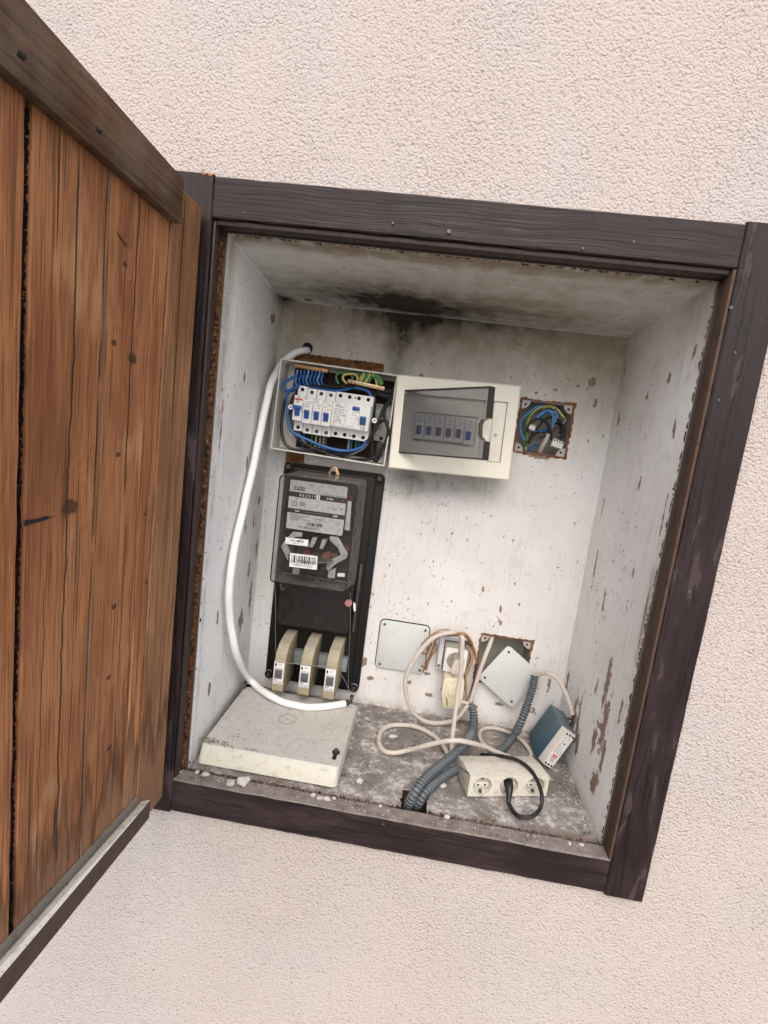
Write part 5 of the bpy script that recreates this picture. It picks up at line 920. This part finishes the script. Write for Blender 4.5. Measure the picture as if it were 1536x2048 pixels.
MV = Matrix((( ex.x, -en.x, ez.x, cvc.x), (ex.y, -en.y, ez.y, cvc.y), (ex.z, -en.z, ez.z, cvc.z), (0, 0, 0, 1)))
obj('plate', MB().prism(rrect(-sd, sd, -sd, sd, .008), 'y', 0, 0.003, .0008, M=MV), MT['cover_pl'], cv, world=True)
for (a, b_) in ((1, 1), (-1, 1), (1, -1), (-1, -1)): obj('screw', MB().cyl((a * (sd - .010), -.0006, b_ * (sd - .010)), .0026, .0014, 'y', 12, M=MV), MT['dark_steel'], cv, world=True)

# ------------------------------------------------------------------ wall socket with plug and switch adaptor
ws = thing('wall_socket', 'white wall socket with lilac grey mounting bracket and brown wires', 'socket', (0.4225, BY, 0.112))
obj('bracket', MB().box(0.3895, 0.4000, 0.3080, 0.3285, 0.1080, 0.1700, .001).box(0.3895, 0.4500, 0.3200, 0.3286, 0.1665, 0.1705, .0008).box(0.3915, 0.3985, 0.3074, 0.3081, 0.118, 0.160, mi=1), [MT['lilac_pl'], MT['cover_pl']], ws, world=True)
obj('screw', MB().cyl((0.3945, 0.3070, 0.1165), .0026, .0015, 'y', 12), MT['dark_steel'], ws, world=True)
obj('base', MB().box(0.4015, 0.4500, 0.3060, 0.3500, 0.1060, 0.1640, .0015), MT['jbox'], ws, world=True)
sk = MB().prism(rrect(0.4035, 0.4475, 0.1085, 0.1580, .004), 'y', 0.3005, 0.3065, .0012); obj('face', sk, MT['white_pl'], ws, world=True)
cs = Vector((0.4255, 0.3000, 0.1340)); obj('recess', MB().ring((cs.x, cs.y - .0006, cs.z), 0.0175, 0.0200, .003, 32).cyl((cs.x, cs.y + .0004, cs.z), 0.0176, .0006, 'y', 32, mi=1), [MT['white_pl'], m_simple('recess_shade', (0.36, 0.32, 0.27), 0.6)], ws, world=True)
K5 = (840, 1240, 9.6)
for i, (mm, pts) in enumerate((('rag', [(60, 990), (110, 880), (180, 700), (260, 520), (300, 380), (400, 310), (560, 290), (700, 300), (860, 290), (950, 380), (1040, 560), (1090, 820)]), ('rag2', [(20, 480), (120, 370), (260, 260), (400, 190), (560, 190), (700, 240), (860, 250), (960, 350), (1010, 480), (1020, 700), (960, 900), (900, 1060)]), ('rag', [(120, 960), (160, 800), (250, 640), (320, 560), (290, 400), (350, 300)]), ('rag', [(680, 260), (860, 300), (950, 420), (980, 600), (960, 800), (900, 950), (870, 1100), (870, 1300), (900, 1540)]), ('rag2', [(890, 480), (960, 560), (1000, 700), (960, 860), (890, 1000), (890, 1200), (880, 1540)]), ('w_brown', [(1000, 480), (1060, 640), (1100, 830), (1070, 1000), (1010, 1250), (940, 1500)]), ('rag', [(30, 880), (90, 900), (160, 760), (200, 640)]), ('rag', [(240, 300), (400, 240), (600, 260), (760, 300)]), ('rag2', [(70, 440), (200, 350), (380, 300), (600, 305)]), ('rag', [(20, 620), (120, 650), (170, 560), (230, 450)]))):
    wire(ws, mm, K5, pts, [0.302, 0.298, 0.296, 0.300] if i % 2 == 0 else 0.305, .0016 + .0005 * (i % 3 == 0), step=.006)
wire(ws, 'w_black', K5, [(850, 410), (920, 440), (1000, 470)], 0.300, .0028)
# white plug in the upper outlet, with its long cord
K = (730, 1220, 3.413)
def kf(a, b_, y=None, z=None): return PY(K[0] + a / K[2], K[1] + b_ / K[2], y) if z is None else PZ(K[0] + a / K[2], K[1] + b_ / K[2], z)
wp = thing('white_plug', 'white plug in the wall socket with a cord looping to the floor', 'plug', cs)
obj('plug_body', MB().prism([(0.4170, 0.1275), (0.4190, 0.1180), (0.4330, 0.1180), (0.4345, 0.1275), (0.4335, 0.1400), (0.4315, 0.1490), (0.4225, 0.1490), (0.4200, 0.1400)], 'y', 0.2720, 0.2990, .002), MT['plug_white'], wp, world=True)
for k in range(6): obj('strain_relief', MB().cyl((0.4268, 0.278 - .0006 * k, 0.1500 + .0022 * k), .0042 - .0001 * k, .0014, 'z', 12), MT['plug_white'], wp, world=True)
obj('cord', MB().tube([Vector((0.4268, 0.277, 0.150)), Vector((0.4290, 0.268, 0.170)), kf(655, 185, 0.258), kf(664, 215, 0.250), kf(655, 400, 0.245), kf(632, 580, 0.240), kf(607, 780, 0.225), kf(594, 900, z=.018), kf(590, 975, z=.006), kf(560, 1010, z=.005)], .0042, 10), MT['cord'], wp, world=True)
ad = thing('switch_adaptor', 'cream plug adaptor with rocker switch hanging under the wall socket', 'adaptor', (0.4275, 0.300, 0.045))
obj('body', MB().prism([(0.4060, 0.0720), (0.4120, 0.0470), (0.4180, 0.0440), (0.4400, 0.0445), (0.4460, 0.0500), (0.4485, 0.0720), (0.4475, 0.1040), (0.4440, 0.1075), (0.4095, 0.1070), (0.4062, 0.1035)], 'y', 0.2760, 0.3120, .003), MT['plug_cream'], ad, world=True)
obj('raised_face', MB().prism([(0.4130, 0.0720), (0.4180, 0.0500), (0.4350, 0.0500), (0.4410, 0.0720), (0.4410, 0.0960), (0.4130, 0.0955)], 'y', 0.2735, 0.2762, .0012), MT['plug_cream'], ad, world=True)
obj('rocker', MB().prism([(0.2738, 0.0745), (0.2690, 0.0755), (0.2705, 0.0850), (0.2720, 0.0920), (0.2738, 0.0930)], 'x', 0.4185, 0.4295, .0006), MT['plug_cream'], ad, world=True)
obj('finger_slot', MB().prism([(0.4150, 0.0705), (0.4185, 0.0520), (0.4215, 0.0515), (0.4205, 0.0640)], 'y', 0.2728, 0.2734), m_simple('slot_tan', (0.33, 0.27, 0.17), 0.7), ad, world=True)
obj('cord', MB().tube([Vector((0.4330, 0.293, 0.046)), kf(600, 612, 0.285), kf(650, 625, 0.288), kf(705, 640, 0.290)], .0038, 10), MT['cord'], ad, world=True)
loop = MB().tube([kf(620, 150, 0.288), kf(520, 168, 0.282), kf(432, 218, 0.275), kf(342, 330, 0.266), kf(287, 440, 0.262), kf(277, 545, 0.262), kf(312, 675, 0.268), kf(392, 752, 0.278), kf(500, 774, 0.285), kf(592, 758, 0.288), kf(650, 718, 0.289), kf(690, 665, 0.290), kf(705, 645, 0.291)], .0043, 10)
solo('flex_cable', loop, MT['cord'], 'dirty white cord making a big ring left of the wall socket', 'cord', kf(500, 774, 0.285))
cj = MB().tube([kf(872, 180, 0.335), kf(850, 240, 0.318), kf(815, 330, 0.306), kf(780, 430, 0.302), kf(750, 530, 0.300), kf(718, 632, 0.298)], .0042, 10)
solo('flex_cable', cj, MT['cord'], 'old white cord running from the half covered junction box into the conduit', 'cord', kf(718, 632, 0.296))

# ------------------------------------------------------------------ corrugated conduits
cA = [kf(712, 636, 0.2965), kf(738, 690, 0.290), kf(742, 770, 0.275), kf(722, 850, 0.245), kf(680, 915, z=.036), kf(610, 985, z=.031), kf(530, 1050, z=.027), kf(455, 1110, z=.026), kf(392, 1175, z=.022), kf(340, 1250, z=.012), kf(300, 1320, z=-.010), kf(285, 1360, z=-.035)]
solo('corrugated_conduit', MB().tube(cA, .0075, 16, .0008, (.0056, .0012)), MT['conduit'], 'grey corrugated conduit rising from the floor hole to the wall socket', 'conduit', cA[-1], 'grey corrugated conduits')
cB = [kf(1160, 448, 0.288), kf(1145, 530, 0.280), kf(1110, 640, 0.268), kf(1070, 750, 0.250), kf(1020, 850, z=.026), kf(960, 930, z=.014), kf(890, 985, z=.0095), kf(800, 1022, z=.0095), kf(700, 1060, z=.0095), kf(600, 1100, z=.0095), kf(500, 1165, z=.0095), kf(420, 1240, z=.0090), kf(368, 1310, z=-.006), kf(345, 1350, z=-.030)]
solo('corrugated_conduit', MB().tube(cB, .0071, 16, .0008, (.0052, .0012)), MT['conduit'], 'grey corrugated conduit leaning on the diamond cover, passing behind the power strip', 'conduit', cB[-1], 'grey corrugated conduits')

# ------------------------------------------------------------------ triple power strip with black plug
yaw = math.atan2(0.0370, 0.1322); st0 = Vector((0.4560, 0.0865, 0.0005))
psn = thing('power_strip', 'dirty white three outlet power strip lying on the niche floor', 'power strip', st0, (0, 0, yaw))
SL = 0.1390; HS = 0.0368; FYS = -0.0030
prof = [(FYS + .0090, 0.0), (0.056, 0.0), (0.066, 0.012), (0.060, 0.031), (0.040, 0.0340), (0.0385, 0.0355), (FYS + .0002, HS), (FYS + .0002, HS - .0012), (FYS + .0090, HS - .0012)]
obj('housing', MB().prism(prof, 'x', 0.0004, SL - .0004, .0012), MT['old_white'], psn)
fp = MB(); NN = 40; cw = SL / 3
def holed_cell(b, x0, x1, z0, z1, cx, cz, r, y0, y1):
    vs = []
    for i in range(NN):
        a = 2 * math.pi * i / NN; u, w_ = math.cos(a), math.sin(a); t = min(((x1 - cx) if u > 0 else (cx - x0)) / max(abs(u), 1e-6), ((z1 - cz) if w_ > 0 else (cz - z0)) / max(abs(w_), 1e-6))
        vs += [(cx + u * t, y0, cz + w_ * t), (cx + r * u, y0, cz + r * w_), (cx + r * u * .94, y1, cz + r * w_ * .94)]
    b.add(vs, [f for i in range(NN) for f in ((3 * i, 3 * ((i + 1) % NN), 3 * ((i + 1) % NN) + 1, 3 * i + 1), (3 * i + 1, 3 * ((i + 1) % NN) + 1, 3 * ((i + 1) % NN) + 2, 3 * i + 2))])
    for (cxx, czz) in ((x0, z0), (x1, z0), (x0, z1), (x1, z1)):
        pass
for k in range(3): holed_cell(fp, cw * k, cw * (k + 1), 0.0010, HS - .0006, cw * (k + .5), 0.0186, 0.0158, FYS, FYS + .0084)
fp.box(0, .0016, FYS + .0002, FYS + .0092, 0.0012, HS - .0014).box(SL - .0016, SL, FYS + .0002, FYS + .0092, 0.0012, HS - .0014).box(0, SL, FYS + .0002, FYS + .0092, 0.0003, 0.0012)
obj('outlet_face', fp, MT['old_white'], psn)
for k in range(3):
    cx = cw * (k + .5); cz = .0186
    so = obj('outlet', MB().cyl((cx, FYS + .0082, cz), .0149, .0006, 'y', 32), m_simple('outlet_well', (0.50, 0.475, 0.43), 0.6), psn)
    obj('outlet_core', MB().box(cx - .0115, cx + .0115, FYS + .0040, FYS + .0080, cz - .0046, cz + .0046, .0012).cyl((cx - .006, FYS + .0039, cz), .0018, .0006, 'y', 10, mi=1).cyl((cx + .006, FYS + .0039, cz), .0018, .0006, 'y', 10, mi=1).box(cx - .0018, cx + .0018, FYS + .0030, FYS + .0080, cz + .0100, cz + .0140, mi=2).box(cx - .0018, cx + .0018, FYS + .0030, FYS + .0080, cz - .0140, cz - .0100, mi=2), [MT['old_white'], MT['hole'], MT['dark_steel']], so)
M3 = mat4(psn); pc = M3 @ Vector((cw * 1.5, FYS + .005, 0.0195))
bp = thing('black_plug', 'black plug in the middle outlet with a thin curling cord', 'plug', pc)
pe = PZ(1017, 1604, 0.006)
obj('plug_body', MB().tube([pc + Vector((0, .002, 0.001)), pc.lerp(pe, .25) + Vector((0, -.004, .006)), pc.lerp(pe, .6) + Vector((0, -.004, .004)), pe], lambda t: .0090 - .0058 * t if t < .9 else .0040, 12, .003), MT['w_black'], bp, world=True)
K7 = (900, 1480, 6.98)
def kz(a, b_, z): return PZ(K7[0] + a / K7[2], K7[1] + b_ / K7[2], z)
obj('cord', MB().tube([pe, kz(850, 950, .003), kz(910, 1030, .003), kz(1000, 1080, .004), kz(1110, 1078, .006), kz(1210, 1020, .010), kz(1270, 920, .016), kz(1282, 800, .024), kz(1265, 690, .030), kz(1215, 560, .036), kz(1130, 430, .040), kz(1020, 325, .041), kz(900, 262, .041), kz(760, 228, .038), kz(600, 212, .030), kz(440, 206, .020)], .0032, 10), MT['w_black'], bp, world=True)
# cord of the power strip: across to the left, one loop, back under the conduit
pc_ = [kf(990, 1005, z=.014), kf(930, 985, z=.016), kf(820, 935, z=.030), kf(700, 902, z=.052), kf(590, 892, z=.056), kf(500, 905, z=.045), kf(400, 932, z=.030), kf(300, 953, z=.012), kf(200, 976, z=.004), kf(130, 960, z=.003), kf(93, 900, z=.003), kf(110, 830, z=.003), kf(170, 792, z=.003), kf(250, 785, z=.003), kf(350, 800, z=.003), kf(440, 842, z=.003), kf(510, 895, z=.003), kf(560, 975, z=.003), kf(585, 1010, z=.003)]
solo('flex_cable', MB().tube(pc_, .0042, 10), MT['cord'], 'dirty white cord lying in a long loop on the floor left of the power strip', 'cord', kf(990, 1000, z=.012))
lr = [kf(1130, 1010, z=.003), kf(1132, 980, z=.003), kf(1105, 930, z=.003), kf(1050, 876, z=.003), kf(960, 828, z=.003), kf(875, 806, z=.003), kf(805, 815, z=.003), kf(780, 855, z=.003), kf(805, 912, z=.003), kf(855, 955, z=.003), kf(900, 985, z=.003)]
solo('flex_cable', MB().tube(lr, .0038, 10), MT['cord'], 'dirty beige cord curled on the floor behind the power strip', 'cord', kf(960, 828, z=.003))

# ------------------------------------------------------------------ blue power supply leaning in the corner
RB = Matrix(((0.4289, 0.0414, 0.9024, 0.5876), (0.0453, -0.9987, 0.0243, 0.2938), (0.9022, 0.0304, -0.4303, 0.0089), (0, 0, 0, 1)))
pu = thing('power_supply', 'blue power supply with pale label leaning in the niche corner', 'power supply', M=RB)
A_, B_, s_, c1_, c2_ = 0.0774, 0.0815, 0.0107, 0.0074, 0.0263
# local axes: x along the label, y from the top edge of the blue face to the label, z into the box
obj('metal_case', MB().prism([(0, 0), (B_, 0), (B_, c2_ + .006), (0, c2_ + .006)], 'x', 0.0, A_, .0012), MT['psu_blue'], pu)
obj('front', MB().prism([(B_ + .0002, 0.0004), (B_ + s_, c1_), (B_ + s_, c2_), (B_ + .0002, c2_ + .005)], 'x', 0.0006, A_ - .0006, .0006), MT['psu_grey'], pu)
obj('label_face', MB().box(.0015, A_ - .0015, B_ + s_, B_ + s_ + .0006, c1_ + .0005, c2_ - .0005), MT['psu_label'], pu)
# lettering frame: u along x, v towards -z (upwards on the label)
LM = Matrix(((1, 0, 0, 0), (0, 0, 0, B_ + s_ + .0009), (0, 0, -1, 0), (0, 0, 0, 1)))
LM = Matrix(((1, 0, 0, 0), (0, -1, 0, B_ + s_ + .0009), (0, 0, -1, 0), (0, 0, 0, 1)))
p = MB(); zc = -(c1_ + c2_) / 2
for k in range(3):
    for x in (0.0055, A_ - .0055): p.cyl((x, 0, zc - .0060 + .0060 * k), .0020, .0006, 'y', 12, M=LM)
def pq(a, b_, c, d, mi): p.add([LM @ Vector((q[0], 0, q[1])) for q in ((a, c), (b_, c), (b_, d), (a, d))], [(0, 1, 2, 3)], mi)
pq(.0200, .0270, zc - .0045, zc + .0045, 1); text_mb(p, 'MW', .0235, zc, .0062, -.0003, 'CENTER', 2, M=LM, ang=R(90))
for k in range(3): pq(.0130 + .0021 * k, .0138 + .0021 * k, zc - .0035, zc + .0035, 0)
text_mb(p, 'MDR-20-24', .0300, zc + .0045, .0040, 0, 'LEFT', 0, M=LM); text_mb(p, '100-240VAC', .0300, zc - .0010, .0032, 0, 'LEFT', 0, M=LM); text_mb(p, '24V 1A', .0300, zc - .0060, .0032, 0, 'LEFT', 0, M=LM)
text_mb(p, 'DC OK', .0500, zc + .0040, .0032, 0, 'LEFT', 0, M=LM); p.cyl((.0530, 0, zc - .001), .0016, .0006, 'y', 10, M=LM); text_mb(p, '+V', .0620, zc + .0040, .0036, 0, 'LEFT', 0, M=LM); text_mb(p, '-V', .0620, zc - .0030, .0036, 0, 'LEFT', 0, M=LM)
obj('printing', p, [MT['ink'], MT['ink_red'], MT['ink_white']], pu, smooth=False)
e_ = [kf(1160, 446, 0.288), kf(1188, 438, 0.282), kf(1240, 434, 0.270), kf(1312, 472, 0.258), kf(1368, 560, 0.248), kf(1402, 655, 0.240), kf(1416, 715, 0.236)]
wc = thing('flex_cable', 'white cord arching from the leaning conduit to the blue power supply', 'cord', e_[-1])
obj('sheath', MB().tube(e_, .0042, 10), MT['cord'], wc, world=True)
obj('stripped_end', MB().tube([e_[-1], kf(1418, 735, .238), kf(1405, 748, .24), kf(1385, 735, .245)], .002, 8).tube([e_[-1], kf(1416, 760, .238), kf(1400, 790, .24)], .0018, 8), MT['w_brown'], wc, world=True)

# ------------------------------------------------------------------ plaster crumbs and grit
def chunk(c, r, seed):
    b = bmesh.new(); rn = random.Random(seed * 7 + 3); sx, sy, sz = rn.uniform(.9, 1.4), rn.uniform(.7, 1.1), rn.uniform(.5, .85)
    for k in range(22):
        v = Vector((rn.gauss(0, 1), rn.gauss(0, 1), rn.gauss(0, 1))).normalized() * rn.uniform(.72, 1.15); b.verts.new(Vector((v.x * sx * r, v.y * sy * r, v.z * sz * r)) + c)
    q = bmesh.ops.convex_hull(b, input=list(b.verts)); bmesh.ops.delete(b, geom=[v for v in b.verts if not v.link_faces], context='VERTS')
    return MB().bm(b)
gP = 'white plaster crumbs'
big = [(487, 1562, .0105, 'largest white plaster crumb, on the sill in front of the floor cover', 0), (461, 1565, .0065, 'white plaster crumb on the sill, just left of the largest one', 0), (411, 1549, .0050, 'white plaster crumb on the sill, below the yellowed cover corner', 0), (394, 1544, .0042, 'small white plaster crumb on the sill, second from the door', 0), (359, 1543, .0038, 'small white plaster crumb on the sill, nearest the wooden door', 0),
       (640, 1596, .0058, 'white plaster flake on the sill, below the loose cover', 0), (655, 1598, .0050, 'white plaster flake on the sill, beside another under the cover', 0), (626, 1590, .0042, 'slim white plaster flake on the sill under the cover edge', 0), (668, 1597, .0036, 'tiny white plaster flake ending the row under the cover', 0), (884, 1569, .0080, 'pale plaster lump on the floor left of the power strip', 1), (720, 1562, .0055, 'flat pale plaster lump right of the loose cover corner', 1),
       (760, 1612, .0035, 'white plaster crumb on the sill left of the conduit hole', 0), (893, 1633, .0046, 'white plaster crumb on the sill right of the conduit hole', 0), (1163, 1690, .0034, 'bright white crumb on the sill near the right corner', 0), (1138, 1687, .0036, 'yellowish crumb on the sill near the right corner', 0), (785, 1473, .0070, 'pale plaster lump inside the long cord loop', 1), (914, 1460, .0050, 'pale crumb on the floor beside the upright cord', 1), (1170, 1650, .0028, 'tiny bright crumb at the foot of the right niche side', 1)]
for i, (a, b_, r, lb, onf) in enumerate(big):
    c = PZ(a, b_, (ZF if onf else -.001) + r * .45) if True else None
    if not onf: c = PZ(a, b_, r * .5 - .001)
    solo('plaster_crumb', chunk(c, r, i + 1), MT['chunk'], lb, 'crumb', c, gP, smooth=False)
gr = MB(); rn = random.Random(5)
for k in range(4200):
    u = rn.random()
    if u < .55: x, y = rn.uniform(.02, .645), .034 + .29 * rn.random()
    elif u < .75: x, y = rn.uniform(.005, .655), rn.uniform(.004, .026)
    else: x, y = rn.uniform(.60, .648) , rn.uniform(.05, .30)
    if lx0 < x < lx1 and .048 < y < ly1: 
        if rn.random() < .45: z = zt_
        else: continue
    elif HX0 - .002 < x < HX1 + .002 and y < HY1: continue
    else: z = floor_h(x, y) if y > .032 else -.0005
    if u >= .75 and x < .615 + .03 * rn.random(): continue
    r = rn.choice((.0006, .0007, .0009, .0012, .0016)) * rn.uniform(.7, 1.3) * (.6 if z == zt_ else 1); mi = rn.choice((0, 0, 1, 1, 1, 2))
    P = [Vector((x + r * rn.uniform(.6, 1.3) * math.cos(a), y + r * rn.uniform(.6, 1.3) * math.sin(a), z + rn.uniform(-.3, .3) * r)) for a in (0, 1.6, 3.1, 4.7)] + [Vector((x, y, z + r * rn.uniform(.5, 1.1)))]
    gr.add(P, [(0, 1, 4), (1, 2, 4), (2, 3, 4), (3, 0, 4)], mi)
go = obj('grit', gr, [MT['chunk'], m_simple('dark_grit', (0.055, 0.042, 0.035), 0.95), m_simple('brown_grit', (0.20, 0.13, 0.085), 0.95)], smooth=False)
go['kind'] = 'stuff'; go['label'] = 'scattered grit and dust on the niche floor and sill'; go['category'] = 'grit'
